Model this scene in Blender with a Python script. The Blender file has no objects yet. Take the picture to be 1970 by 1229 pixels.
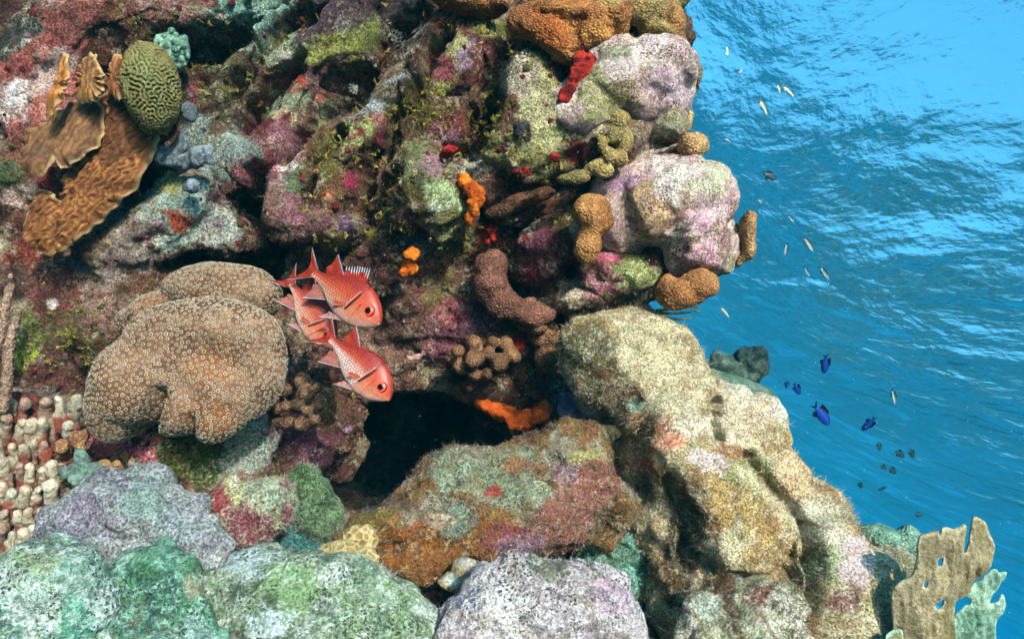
import bpy, bmesh, math, random
import numpy as np
from mathutils import Vector, Matrix

random.seed(5)
rng = np.random.default_rng(11)
scn = bpy.context.scene
COL = scn.collection

# ------------------------------------------------------------------ camera
PW, PH, FPX = 1970.0, 1229.0, 1284.0          # photograph size, focal length in its pixels
ROLL, PITCH = math.radians(33), math.radians(4)
CAM = np.array([0.0, 0.0, 0.0])
_r0 = np.array([1.0, 0, 0])
FW = np.array([0, math.cos(PITCH), math.sin(PITCH)])
_u0 = np.array([0, -math.sin(PITCH), math.cos(PITCH)])
RT = math.cos(ROLL) * _r0 + math.sin(ROLL) * _u0
UP = math.cos(ROLL) * _u0 - math.sin(ROLL) * _r0
cam_d = bpy.data.cameras.new('camera')
cam_d.sensor_width = 36.0
cam_d.lens = 36.0 * FPX / PW
cam_d.clip_start = 0.01
cam_d.clip_end = 500
cam = bpy.data.objects.new('camera', cam_d)
M = Matrix(((RT[0], UP[0], -FW[0]), (RT[1], UP[1], -FW[1]), (RT[2], UP[2], -FW[2]))).to_4x4()
M.translation = Vector(CAM)
cam.matrix_world = M
COL.objects.link(cam)
scn.camera = cam

# ------------------------------------------------------------------ sky, sun, exposure
SUN = 0.40 * RT + 0.54 * UP - 0.74 * FW
SUN /= np.linalg.norm(SUN)
elev = math.asin(SUN[2])
azim = math.atan2(SUN[0], SUN[1])
world = bpy.data.worlds.new('World')
scn.world = world
world.use_nodes = True
wn = world.node_tree
bgn = wn.nodes['Background']
sky = wn.nodes.new('ShaderNodeTexSky')
sky.sky_type = 'NISHITA'
sky.sun_disc = False
sky.sun_elevation = elev
sky.sun_rotation = azim
sky.air_density = 1.0
sky.dust_density = 0.7
sky.ozone_density = 1.0
tint = wn.nodes.new('ShaderNodeMix'); tint.data_type = 'RGBA'; tint.blend_type = 'MULTIPLY'
tint.inputs[0].default_value = 1.0
tint.inputs[7].default_value = (0.36, 1.0, 0.98, 1)      # daylight as the sea water lets it through
wn.links.new(sky.outputs[0], tint.inputs[6])
wn.links.new(tint.outputs[2], bgn.inputs[0])
bgn.inputs[1].default_value = 0.11
sun_d = bpy.data.lights.new('sun', 'SUN')
sun_d.energy = 5.0
sun_d.angle = math.radians(0.6)
sun_d.color = (1.0, 0.84, 0.70)
sun = bpy.data.objects.new('sun', sun_d)
sun.rotation_euler = Vector(SUN).to_track_quat('Z', 'Y').to_euler()
sun.location = Vector(SUN) * 30
COL.objects.link(sun)
scn.view_settings.view_transform = 'Standard'
scn.view_settings.look = 'None'
scn.view_settings.gamma = 1.0
scn.view_settings.exposure = 2.2
scn.cycles.use_denoising = True
scn.cycles.max_bounces = 4
scn.cycles.diffuse_bounces = 3
scn.cycles.glossy_bounces = 1
scn.cycles.transmission_bounces = 2
scn.cycles.transparent_max_bounces = 8
scn.cycles.volume_bounces = 0

# ------------------------------------------------------------------ numeric helpers
def P(x, y, d):
    """photo pixel + distance along the view axis (m) -> world point"""
    x = np.asarray(x, float); y = np.asarray(y, float); d = np.asarray(d, float)
    return CAM + d[..., None] * (FW + ((x - PW / 2) / FPX)[..., None] * RT + ((PH / 2 - y) / FPX)[..., None] * UP)

def pix(v):
    q = v - CAM
    d = np.maximum(q @ FW, 1e-3)
    return PW / 2 + FPX * (q @ RT) / d, PH / 2 - FPX * (q @ UP) / d, d

def lin(h):
    c = np.array([int(h[i:i + 2], 16) for i in (0, 2, 4)]) / 255.0
    return np.where(c <= 0.04045, c / 12.92, ((c + 0.055) / 1.055) ** 2.4)

_TB = np.random.default_rng(3).random((6, 64 * 64 * 64)).astype(np.float32)

def vn(p, s=0):
    """value noise, -1..1"""
    p = np.asarray(p, np.float32)
    i = np.floor(p)
    f = p - i
    f = f * f * (3 - 2 * f)
    i = i.astype(np.int32) + (s * 13) % 61
    T = _TB[s % 6]
    x0, y0, z0 = (i[:, 0] & 63) << 12, (i[:, 1] & 63) << 6, i[:, 2] & 63
    x1, y1, z1 = ((i[:, 0] + 1) & 63) << 12, ((i[:, 1] + 1) & 63) << 6, (i[:, 2] + 1) & 63
    fx, fy, fz = f[:, 0], f[:, 1], f[:, 2]
    def row(x, y):
        a = T[x + y + z0]
        return a + (T[x + y + z1] - a) * fz
    a = row(x0, y0); b = row(x1, y0); c = row(x0, y1); d = row(x1, y1)
    a = a + (b - a) * fx
    c = c + (d - c) * fx
    return (a + (c - a) * fy) * 2 - 1

def fbm(p, octv=4, s=0, gain=0.5):
    p = np.asarray(p, np.float32)
    a, t, o = 1.0, 0.0, 0.0
    for k in range(octv):
        o = o + a * vn(p * np.float32(2.03 ** k) + np.float32(17.3 * k), s + k)
        t += a
        a *= gain
    return o / t * 1.6

def worley(p, s=0):
    p = np.asarray(p, np.float32)
    i0 = np.floor(p).astype(np.int32)
    f1 = np.full(len(p), 9.0, np.float32); f2 = f1.copy(); cid = np.zeros(len(p), np.float32)
    for dx in (-1, 0, 1):
        for dy in (-1, 0, 1):
            for dz in (-1, 0, 1):
                a, b, c = i0[:, 0] + dx, i0[:, 1] + dy, i0[:, 2] + dz
                k = (((a + s) & 63) << 12) + ((b & 63) << 6) + (c & 63)
                d = (a + _TB[0][k] - p[:, 0]) ** 2 + (b + _TB[1][k] - p[:, 1]) ** 2 + (c + _TB[2][k] - p[:, 2]) ** 2
                m = d < f1
                f2 = np.where(m, f1, np.minimum(f2, d))
                cid[m] = _TB[3][k[m]]
                f1 = np.where(m, d, f1)
    return np.sqrt(f1), np.sqrt(f2), cid

def sstep(a, b, x):
    t = np.clip((x - a) / (b - a), 0, 1)
    return t * t * (3 - 2 * t)

# ------------------------------------------------------------------ mesh helpers
def raw_mesh(name, v, f):
    """f: (n,3) or (n,4) int array, or list of such arrays"""
    fs = f if isinstance(f, list) else [f]
    me = bpy.data.meshes.new(name)
    me.vertices.add(len(v))
    me.vertices.foreach_set('co', np.ascontiguousarray(v, dtype=np.float32).ravel())
    nl = sum(a.size for a in fs); nf = sum(len(a) for a in fs)
    me.loops.add(nl)
    me.loops.foreach_set('vertex_index', np.concatenate([a.ravel() for a in fs]).astype(np.int32))
    me.polygons.add(nf)
    tot = np.concatenate([np.full(len(a), a.shape[1]) for a in fs]).astype(np.int32)
    st = np.concatenate([[0], np.cumsum(tot)[:-1]]).astype(np.int32)
    me.polygons.foreach_set('loop_start', st)
    me.update(calc_edges=True)
    me.validate()
    return me

def set_col(me, c, name='Col'):
    at = me.color_attributes.new(name, 'FLOAT_COLOR', 'POINT')
    rgba = np.ones((len(me.vertices), 4), np.float32)
    rgba[:, :3] = np.clip(c, 0, 1)
    at.data.foreach_set('color', rgba.ravel())

def mk(name, v, f, mat, parent=None, col=None, alt=None, smooth=True, origin=None):
    v = np.asarray(v, float)
    if parent is not None:
        o0 = np.array(parent.get('_o', (0, 0, 0)), float)
    else:
        o0 = v.mean(0) if origin is None else np.asarray(origin, float)
    me = raw_mesh(name, v - o0, f)
    if col is not None:
        set_col(me, col)
        set_col(me, col if alt is None else alt, 'Alt')
    me.polygons.foreach_set('use_smooth', np.full(len(me.polygons), smooth))
    me.materials.append(mat)
    o = bpy.data.objects.new(name, me)
    if parent is not None:
        o.parent = parent
    else:
        o.location = o0
    o['_o'] = [float(a) for a in o0]
    COL.objects.link(o)
    return o

def empty(name, loc):
    o = bpy.data.objects.new(name, None)
    o.empty_display_size = 0.02
    o.location = [float(a) for a in loc]
    o['_o'] = [float(a) for a in loc]
    COL.objects.link(o)
    return o

def tag(o, label=None, cat=None, group=None, kind=None):
    if label: o['label'] = label
    if cat: o['category'] = cat
    if group: o['group'] = group
    if kind: o['kind'] = kind
    return o

def ico(sub):
    bm = bmesh.new()
    bmesh.ops.create_icosphere(bm, subdivisions=sub, radius=1)
    v = np.array([x.co[:] for x in bm.verts]); f = np.array([[y.index for y in x.verts] for x in bm.faces])
    bm.free()
    return v, f
ICO3, ICO2, ICO1 = ico(4), ico(3), ico(2)

def remesh(v, f, voxel, adapt=0.0):
    me = raw_mesh('tmp', v, f)
    o = bpy.data.objects.new('tmp', me)
    COL.objects.link(o)
    m = o.modifiers.new('r', 'REMESH')
    m.mode = 'VOXEL'; m.voxel_size = voxel; m.adaptivity = adapt
    dg = bpy.context.evaluated_depsgraph_get()
    me2 = bpy.data.meshes.new_from_object(o.evaluated_get(dg))
    V = np.empty(len(me2.vertices) * 3); me2.vertices.foreach_get('co', V)
    L = np.empty(len(me2.loops), np.int32); me2.loops.foreach_get('vertex_index', L)
    bpy.data.objects.remove(o); bpy.data.meshes.remove(me); bpy.data.meshes.remove(me2)
    return V.reshape(-1, 3), L.reshape(-1, 4)

def vnormals(v, f):
    if f.shape[1] == 4:
        n = np.cross(v[f[:, 2]] - v[f[:, 0]], v[f[:, 3]] - v[f[:, 1]])
    else:
        n = np.cross(v[f[:, 1]] - v[f[:, 0]], v[f[:, 2]] - v[f[:, 0]])
    o = np.zeros_like(v)
    for k in range(f.shape[1]):
        for a in range(3):
            o[:, a] += np.bincount(f[:, k], n[:, a], len(v))
    return o / (np.linalg.norm(o, axis=1, keepdims=True) + 1e-12)

def relax(v, f, it, lam=0.5):
    k = f.shape[1]
    a = np.concatenate([f[:, i] for i in range(k)]); b = np.concatenate([f[:, (i + 1) % k] for i in range(k)])
    cnt = np.bincount(a, minlength=len(v)) + np.bincount(b, minlength=len(v))
    for _ in range(it):
        s = np.stack([np.bincount(a, v[b, j], len(v)) + np.bincount(b, v[a, j], len(v)) for j in range(3)], 1)
        v = v + lam * (s / np.maximum(cnt, 1)[:, None] - v)
    return v

def blob_geo(bl, warp=0.16, geo=ICO3, seed=0):
    """bl: list of (x, y, depth, a, b, angle, c) in photo pixels at that depth"""
    V, F, n = [], [], 0
    for k, t in enumerate(bl):
        x, y, d, a = t[:4]
        b = t[4] if len(t) > 4 else a
        ang = math.radians(t[5]) if len(t) > 5 else 0
        c = t[6] if len(t) > 6 else (a + b) / 2
        s = d / FPX
        g = geo[0]
        g = g * (1 + warp * fbm(g * 1.3 + 7.7 * k + seed, 2, seed)[:, None])
        e1 = math.cos(ang) * RT + math.sin(ang) * UP
        e2 = -math.sin(ang) * RT + math.cos(ang) * UP
        v = P(x, y, d) + s * (a * g[:, :1] * e1 + b * g[:, 1:2] * e2 - c * g[:, 2:3] * FW)
        V.append(v); F.append(geo[1] + n); n += len(v)
    return np.concatenate(V), np.concatenate(F)

def organic(bl, voxel, disp=(), warp=0.16, smooth=3, seed=0):
    v, f = blob_geo(bl, warp, seed=seed)
    v, f = remesh(v, f, voxel)
    v = relax(v, f, smooth)
    for kind, scale, amp in disp:
        n = vnormals(v, f)
        if kind == 'fbm':
            h = fbm(v * scale, 4, seed + 3)
        elif kind == 'ridge':
            h = 0.5 - np.abs(fbm(v * scale, 4, seed + 9))
        elif kind == 'lump':
            f1, f2, c = worley(v * scale + 0.25 * fbm(v * scale * 1.5, 2, seed)[:, None], seed)
            h = 1 - f1 * 1.3
        elif kind == 'pit':
            f1, f2, c = worley(v * scale, seed)
            h = -(1 - sstep(0.0, 0.38, f1)) * (c > 0.25)
        v = v + n * (h * amp)[:, None]
    return v, f

def carve(v, cuts, far=1.45):
    """clefts: push the surface back along lines given in photo pixels"""
    x, y, d_ = pix(v)
    wob = 14 * fbm(v * 22, 3, 6)
    for pts, wd, dep in cuts:
        best = np.full(len(v), 1e9)
        for a, b in zip(pts[:-1], pts[1:]):
            a, b = np.array(a, float), np.array(b, float); ab = b - a
            t = np.clip(((x - a[0]) * ab[0] + (y - a[1]) * ab[1]) / (ab @ ab), 0, 1)
            best = np.minimum(best, np.hypot(x - a[0] - t * ab[0], y - a[1] - t * ab[1]))
        k = np.exp(-(np.maximum(best + wob * 0.6 * min(1, wd / 12), 0) / wd) ** 2) * (d_ < far)
        v = v + FW * (dep * k)[:, None]
    return v

# ------------------------------------------------------------------ colouring
def paint(v, pal, patches=(), pscale=14, seed=0, edge=0.55):
    """pal: list of hex colours laid through noise; patches: (x, y, r, hex[, r2, angle]) stuck to the surface around that photo pixel"""
    t = fbm(v * pscale, 5, seed + 20, 0.6)
    r = np.argsort(np.argsort(t)) / max(1, len(t) - 1)
    cs = np.array([lin(h) for h in pal])
    q = r * (len(cs) - 1e-6)
    i = np.clip(np.floor(q).astype(int), 0, len(cs) - 1)
    j = np.clip(i + 1, 0, len(cs) - 1)
    w = sstep(0.7, 1.0, q - i)[:, None]
    c = cs[i] * (1 - w) + cs[j] * w
    if len(patches):
        x, y, d = pix(v)
        n1 = fbm(v * 38, 4, seed + 41, 0.65)
        for k, pt in enumerate(patches):
            px, py, rr, hx = pt[:4]
            r2 = pt[4] if len(pt) > 4 else rr
            an = math.radians(pt[5]) if len(pt) > 5 else 0
            dx, dy = x - px, py - y
            u = (dx * math.cos(an) + dy * math.sin(an)) / rr
            w_ = (-dx * math.sin(an) + dy * math.cos(an)) / r2
            dist = np.sqrt(u * u + w_ * w_)
            m = dist < 2.2
            if not m.any(): continue
            nn = n1[m] if k % 2 else -n1[m]
            ww = sstep(0.0, 0.25, 1 - dist[m] + edge * nn)[:, None]
            c[m] = c[m] * (1 - ww) + lin(hx) * ww
    return c

def jitter(c, v, amt=0.25, scale=90, seed=0):
    n = fbm(v * scale, 3, seed + 60)
    return np.clip(c * (1 + amt * n)[:, None], 0, 1)

# ------------------------------------------------------------------ materials
def reef_mat(name, fine=320, contrast=0.55, spot=None, spot_scale=300, spot_size=0.32, bump=0.0035, pit=0.5, rough=0.85, altmix=0.5, soft=0.05):
    m = bpy.data.materials.new(name)
    m.use_nodes = True
    nt = m.node_tree; N, L = nt.nodes, nt.links
    bs = N['Principled BSDF']
    bs.inputs['Roughness'].default_value = rough
    bs.inputs['Specular IOR Level'].default_value = 0.15
    geo = N.new('ShaderNodeNewGeometry')
    a1 = N.new('ShaderNodeAttribute'); a1.attribute_name = 'Col'
    a2 = N.new('ShaderNodeAttribute'); a2.attribute_name = 'Alt'
    def noise(sc, det=5, ro=0.65, dist=0.0):
        n = N.new('ShaderNodeTexNoise'); n.inputs['Scale'].default_value = sc
        n.inputs['Detail'].default_value = det; n.inputs['Roughness'].default_value = ro
        n.inputs['Distortion'].default_value = dist
        L.new(geo.outputs['Position'], n.inputs['Vector']); return n
    def ramp(src, lo, hi, a=0.0, b=1.0):
        r = N.new('ShaderNodeMapRange'); r.interpolation_type = 'SMOOTHSTEP'
        r.inputs[1].default_value = lo; r.inputs[2].default_value = hi
        r.inputs[3].default_value = a; r.inputs[4].default_value = b
        L.new(src, r.inputs[0]); return r
    def mix(fac, A, B, mode='MIX'):
        x = N.new('ShaderNodeMix'); x.data_type = 'RGBA'; x.blend_type = mode
        if isinstance(fac, float): x.inputs[0].default_value = fac
        else: L.new(fac, x.inputs[0])
        for s, i in ((A, 6), (B, 7)):
            if isinstance(s, tuple): x.inputs[i].default_value = s
            else: L.new(s, x.inputs[i])
        return x.outputs[2]
    n0 = noise(fine * 0.42, 4, 0.7)
    n1 = noise(fine, 3, 0.7)
    n2 = noise(fine * 2.7, 1, 0.7)
    c = mix(ramp(n0.outputs[0], 0.5 - soft + (0.5 - altmix) * 0.2, 0.5 + soft + (0.5 - altmix) * 0.2).outputs[0], a1.outputs[0], a2.outputs[0])
    g = ramp(n1.outputs[0], 0.36, 0.64, 1 - contrast, 1 + contrast * 0.75)
    gc = N.new('ShaderNodeCombineColor')
    for i in range(3): L.new(g.outputs[0], gc.inputs[i])
    c = mix(1.0, c, gc.outputs[0], 'MULTIPLY')
    mu = None
    if spot:
        vo = N.new('ShaderNodeTexVoronoi'); vo.inputs['Scale'].default_value = spot_scale
        nd = noise(spot_scale * 0.6, 1, 0.6)
        wv = N.new('ShaderNodeVectorMath'); wv.operation = 'MULTIPLY_ADD'
        wv.inputs[1].default_value = (1.6 / spot_scale,) * 3
        L.new(nd.outputs['Color'], wv.inputs[0]); L.new(geo.outputs['Position'], wv.inputs[2])
        L.new(wv.outputs[0], vo.inputs['Vector'])
        sp = ramp(vo.outputs[0], spot_size * 0.7, spot_size * 1.15, 1, 0)
        gate = ramp(noise(24, 1).outputs[0], 0.44, 0.56)
        mu = N.new('ShaderNodeMath'); mu.operation = 'MULTIPLY'
        L.new(sp.outputs[0], mu.inputs[0]); L.new(gate.outputs[0], mu.inputs[1])
        c = mix(mu.outputs[0], c, (*lin(spot), 1))
    L.new(c, bs.inputs['Base Color'])
    # relief: granules, pits
    h = N.new('ShaderNodeMath'); h.operation = 'ADD'
    L.new(n1.outputs[0], h.inputs[0])
    m2 = N.new('ShaderNodeMath'); m2.operation = 'MULTIPLY_ADD'
    m2.inputs[0].default_value = 0.0; m2.inputs[1].default_value = -pit
    if mu: L.new(mu.outputs[0], m2.inputs[0])
    L.new(n0.outputs[0], m2.inputs[2])
    L.new(m2.outputs[0], h.inputs[1])
    h2 = N.new('ShaderNodeMath'); h2.operation = 'MULTIPLY_ADD'
    L.new(n2.outputs[0], h2.inputs[0]); h2.inputs[1].default_value = 0.45; L.new(h.outputs[0], h2.inputs[2])
    b = N.new('ShaderNodeBump'); b.inputs['Strength'].default_value = 1.0
    b.inputs['Distance'].default_value = bump
    L.new(h2.outputs[0], b.inputs['Height'])
    L.new(b.outputs[0], bs.inputs['Normal'])
    return m

def coral_mat(name, scale=340, bump=0.002, rim=1.35, dark=0.72, rough=0.7):
    """living coral tissue: vertex colour with a close pattern of little cups"""
    m = bpy.data.materials.new(name)
    m.use_nodes = True
    nt = m.node_tree; N, L = nt.nodes, nt.links
    bs = N['Principled BSDF']
    bs.inputs['Roughness'].default_value = rough
    bs.inputs['Specular IOR Level'].default_value = 0.25
    geo = N.new('ShaderNodeNewGeometry')
    a1 = N.new('ShaderNodeAttribute'); a1.attribute_name = 'Col'
    vo = N.new('ShaderNodeTexVoronoi'); vo.inputs['Scale'].default_value = scale
    vo.inputs['Randomness'].default_value = 0.7
    L.new(geo.outputs['Position'], vo.inputs['Vector'])
    r = N.new('ShaderNodeMapRange'); r.inputs[1].default_value = 0.1; r.inputs[2].default_value = 0.6
    r.inputs[3].default_value = rim; r.inputs[4].default_value = dark
    L.new(vo.outputs[0], r.inputs[0])
    n = N.new('ShaderNodeTexNoise'); n.inputs['Scale'].default_value = 60; n.inputs['Detail'].default_value = 5
    L.new(geo.outputs['Position'], n.inputs['Vector'])
    r2 = N.new('ShaderNodeMapRange'); r2.inputs[1].default_value = 0.3; r2.inputs[2].default_value = 0.7
    r2.inputs[3].default_value = 0.75; r2.inputs[4].default_value = 1.25
    L.new(n.outputs[0], r2.inputs[0])
    mu = N.new('ShaderNodeMath'); mu.operation = 'MULTIPLY'
    L.new(r.outputs[0], mu.inputs[0]); L.new(r2.outputs[0], mu.inputs[1])
    x = N.new('ShaderNodeVectorMath'); x.operation = 'SCALE'
    L.new(a1.outputs[0], x.inputs[0]); L.new(mu.outputs[0], x.inputs['Scale'])
    L.new(x.outputs[0], bs.inputs['Base Color'])
    b = N.new('ShaderNodeBump'); b.invert = True
    b.inputs['Distance'].default_value = bump; b.inputs['Strength'].default_value = 0.9
    L.new(vo.outputs[0], b.inputs['Height']); L.new(b.outputs[0], bs.inputs['Normal'])
    return m

def plain_mat(name, rough=0.5, spec=0.3, trans=0.0):
    m = bpy.data.materials.new(name)
    m.use_nodes = True
    nt = m.node_tree; N, L = nt.nodes, nt.links
    bs = N['Principled BSDF']
    bs.inputs['Roughness'].default_value = rough
    bs.inputs['Specular IOR Level'].default_value = spec
    a1 = N.new('ShaderNodeAttribute'); a1.attribute_name = 'Col'
    geo = N.new('ShaderNodeNewGeometry')
    n = N.new('ShaderNodeTexNoise'); n.inputs['Scale'].default_value = 350; n.inputs['Detail'].default_value = 3
    L.new(geo.outputs['Position'], n.inputs['Vector'])
    r2 = N.new('ShaderNodeMapRange'); r2.inputs[3].default_value = 0.78; r2.inputs[4].default_value = 1.22
    r2.inputs[1].default_value = 0.3; r2.inputs[2].default_value = 0.7
    L.new(n.outputs[0], r2.inputs[0])
    x = N.new('ShaderNodeVectorMath'); x.operation = 'SCALE'
    L.new(a1.outputs[0], x.inputs[0]); L.new(r2.outputs[0], x.inputs['Scale'])
    L.new(x.outputs[0], bs.inputs['Base Color'])
    if trans > 0:
        tr = N.new('ShaderNodeBsdfTranslucent'); L.new(x.outputs[0], tr.inputs[0])
        ms = N.new('ShaderNodeMixShader'); ms.inputs[0].default_value = trans
        L.new(bs.outputs[0], ms.inputs[1]); L.new(tr.outputs[0], ms.inputs[2])
        L.new(ms.outputs[0], N['Material Output'].inputs[0])
    return m

M_WALL = reef_mat('reef_crust', 290, 0.62, None, bump=0.008, soft=0.08)
M_LOBE = reef_mat('speckled_crust', 300, 0.42, '6a4442', 300, 0.38, bump=0.005, soft=0.09)
M_RIDGE = reef_mat('turf_crust', 380, 0.6, None, bump=0.006, soft=0.14)
M_PITTED = reef_mat('pitted_crust', 300, 0.4, '4c5c52', 230, 0.34, bump=0.007, pit=1.2, soft=0.10)
M_STAR = coral_mat('star_coral_tissue', 300, 0.0012, 1.1, 0.9)
M_BROWN = coral_mat('brown_coral_tissue', 270, 0.0030, 1.5, 0.58)
M_PLATE = coral_mat('plate_coral_tissue', 500, 0.0008, 1.1, 0.9)
M_SPONGE = reef_mat('sponge_tissue', 420, 0.4, '200808', 160, 0.2, bump=0.0025, rough=0.6)
M_ALGAE = plain_mat('algae_blade', 0.6, 0.2, 0.35)
M_FISH = plain_mat('fish_skin', 0.42, 0.4)
M_FIN = plain_mat('fish_fin', 0.5, 0.25, 0.45)
M_EYE = plain_mat('fish_eye', 0.12, 0.6)
M_SMOOTH = reef_mat('smooth_tissue', 260, 0.35, None, bump=0.0025, rough=0.6)

# ------------------------------------------------------------------ water
SURF_Z = 4.2
def water_surface():
    nr, na = 240, 420
    rad = np.concatenate([np.linspace(0.3, 16, nr - 40), np.geomspace(16.3, 90, 40)])
    th = np.linspace(0, 2 * math.pi, na, endpoint=False)
    R_, T_ = np.meshgrid(rad, th, indexing='ij')
    x, y = (R_ * np.cos(T_)).ravel(), (R_ * np.sin(T_)).ravel()
    p = np.stack([x, y, np.zeros_like(x)], 1)
    w = 0.12 * fbm(p * [0.45, 0.25, 1], 2, 1) + 0.035 * fbm(p * [1.2, 0.7, 1], 2, 5)
    p[:, 2] = SURF_Z + w
    i = np.arange(nr - 1)[:, None] * na + np.arange(na)[None]
    j = np.arange(nr - 1)[:, None] * na + (np.arange(na)[None] + 1) % na
    f = np.stack([i, j, j + na, i + na], -1).reshape(-1, 4)
    c0 = len(p)
    p = np.concatenate([p, [[0, 0, SURF_Z]]])
    t = np.stack([np.arange(na), np.full(na, c0), (np.arange(na) + 1) % na], 1)
    m = bpy.data.materials.new('water_skin'); m.use_nodes = True
    N, L = m.node_tree.nodes, m.node_tree.links
    N.remove(N['Principled BSDF'])
    geo = N.new('ShaderNodeNewGeometry')
    def noise(sc, det, ro, dist=0):
        n = N.new('ShaderNodeTexNoise'); n.inputs['Scale'].default_value = sc; n.inputs['Detail'].default_value = det
        n.inputs['Roughness'].default_value = ro; n.inputs['Distortion'].default_value = dist
        L.new(mp.outputs[0], n.inputs['Vector']); return n
    mp = N.new('ShaderNodeMapping'); mp.inputs['Scale'].default_value = (1.0, 0.5, 1.0)
    L.new(geo.outputs['Position'], mp.inputs['Vector'])
    n1, n2 = noise(0.8, 6, 0.46, 0.35), noise(5.0, 5, 0.55, 0.2)
    ad = N.new('ShaderNodeMath'); ad.operation = 'MULTIPLY_ADD'
    L.new(n2.outputs[0], ad.inputs[0]); ad.inputs[1].default_value = 0.09; L.new(n1.outputs[0], ad.inputs[2])
    b = N.new('ShaderNodeBump'); b.inputs['Distance'].default_value = 0.42; b.inputs['Strength'].default_value = 1.0
    L.new(ad.outputs[0], b.inputs['Height'])
    lw = N.new('ShaderNodeLayerWeight'); lw.inputs[0].default_value = 0.5
    L.new(b.outputs[0], lw.inputs['Normal'])
    r = N.new('ShaderNodeMapRange'); r.interpolation_type = 'SMOOTHSTEP'
    r.inputs[1].default_value = 0.42; r.inputs[2].default_value = 0.60; r.inputs[3].default_value = 0.03; r.inputs[4].default_value = 0.94
    L.new(lw.outputs['Facing'], r.inputs[0])
    tr = N.new('ShaderNodeBsdfTransparent'); tr.inputs[0].default_value = (0.96, 0.98, 1, 1)
    gl = N.new('ShaderNodeBsdfGlossy'); gl.inputs['Roughness'].default_value = 0.08
    gl.inputs[0].default_value = (0.5, 0.95, 1, 1)
    L.new(b.outputs[0], gl.inputs['Normal'])
    ms = N.new('ShaderNodeMixShader')
    rf = N.new('ShaderNodeBsdfRefraction'); rf.inputs['IOR'].default_value = 1.33; rf.inputs['Roughness'].default_value = 0.03
    rf.inputs[0].default_value = (0.9, 1.0, 1, 1)
    L.new(b.outputs[0], rf.inputs['Normal'])
    mt = N.new('ShaderNodeMixShader'); mt.inputs[0].default_value = 0.62
    L.new(tr.outputs[0], mt.inputs[1]); L.new(rf.outputs[0], mt.inputs[2])
    L.new(r.outputs[0], ms.inputs[0]); L.new(mt.outputs[0], ms.inputs[1]); L.new(gl.outputs[0], ms.inputs[2])
    L.new(ms.outputs[0], N['Material Output'].inputs[0])
    o = mk('water_surface', p, [f, t], m, origin=(0, 0, 0))
    return tag(o, 'rippled underside of the bright blue sea surface', 'water', kind='structure')
water_surface()

def box(name, lo, hi, mat):
    v = np.array([[x, y, z] for x in (lo[0], hi[0]) for y in (lo[1], hi[1]) for z in (lo[2], hi[2])], float)
    f = np.array([[0, 1, 3, 2], [4, 6, 7, 5], [0, 4, 5, 1], [2, 3, 7, 6], [0, 2, 6, 4], [1, 5, 7, 3]])
    return mk(name, v, f, mat, smooth=False)
mh = bpy.data.materials.new('sea_water'); mh.use_nodes = True
hn = mh.node_tree
hn.nodes.remove(hn.nodes['Principled BSDF'])
pv = hn.nodes.new('ShaderNodeVolumePrincipled')
pv.inputs['Color'].default_value = (0.0, 0.15, 0.215, 1)
pv.inputs['Absorption Color'].default_value = (0.20, 0.46, 0.80, 1)
pv.inputs['Density'].default_value = 0.055
pv.inputs['Anisotropy'].default_value = 0.0
hn.links.new(pv.outputs[0], hn.nodes['Material Output'].inputs['Volume'])
tag(box('haze', (-100, -100, -9), (100, 100, SURF_Z + 0.6), mh), 'clear blue sea water fading into distance', 'water', kind='stuff')

# seabed, far below
def seabed():
    n = 90
    g = np.linspace(-88, 88, n)
    X, Y = np.meshgrid(g, g, indexing='ij')
    p = np.stack([X.ravel(), Y.ravel(), np.zeros(n * n)], 1)
    p[:, 2] = -7.4 + 0.6 * fbm(p * 0.12, 4, 3)
    i = (np.arange(n - 1)[:, None] * n + np.arange(n - 1)[None]).ravel()
    f = np.stack([i, i + n, i + n + 1, i + 1], 1)
    c = paint(p, ['3c4440', '2c3434', '4c5048'], pscale=0.3)  # palette darkened to change its reflection in the water surface
    tag(mk('seabed', p, f, M_RIDGE, col=c), 'darkened sandy sea floor far below the reef', 'seabed', kind='structure')
seabed()

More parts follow.
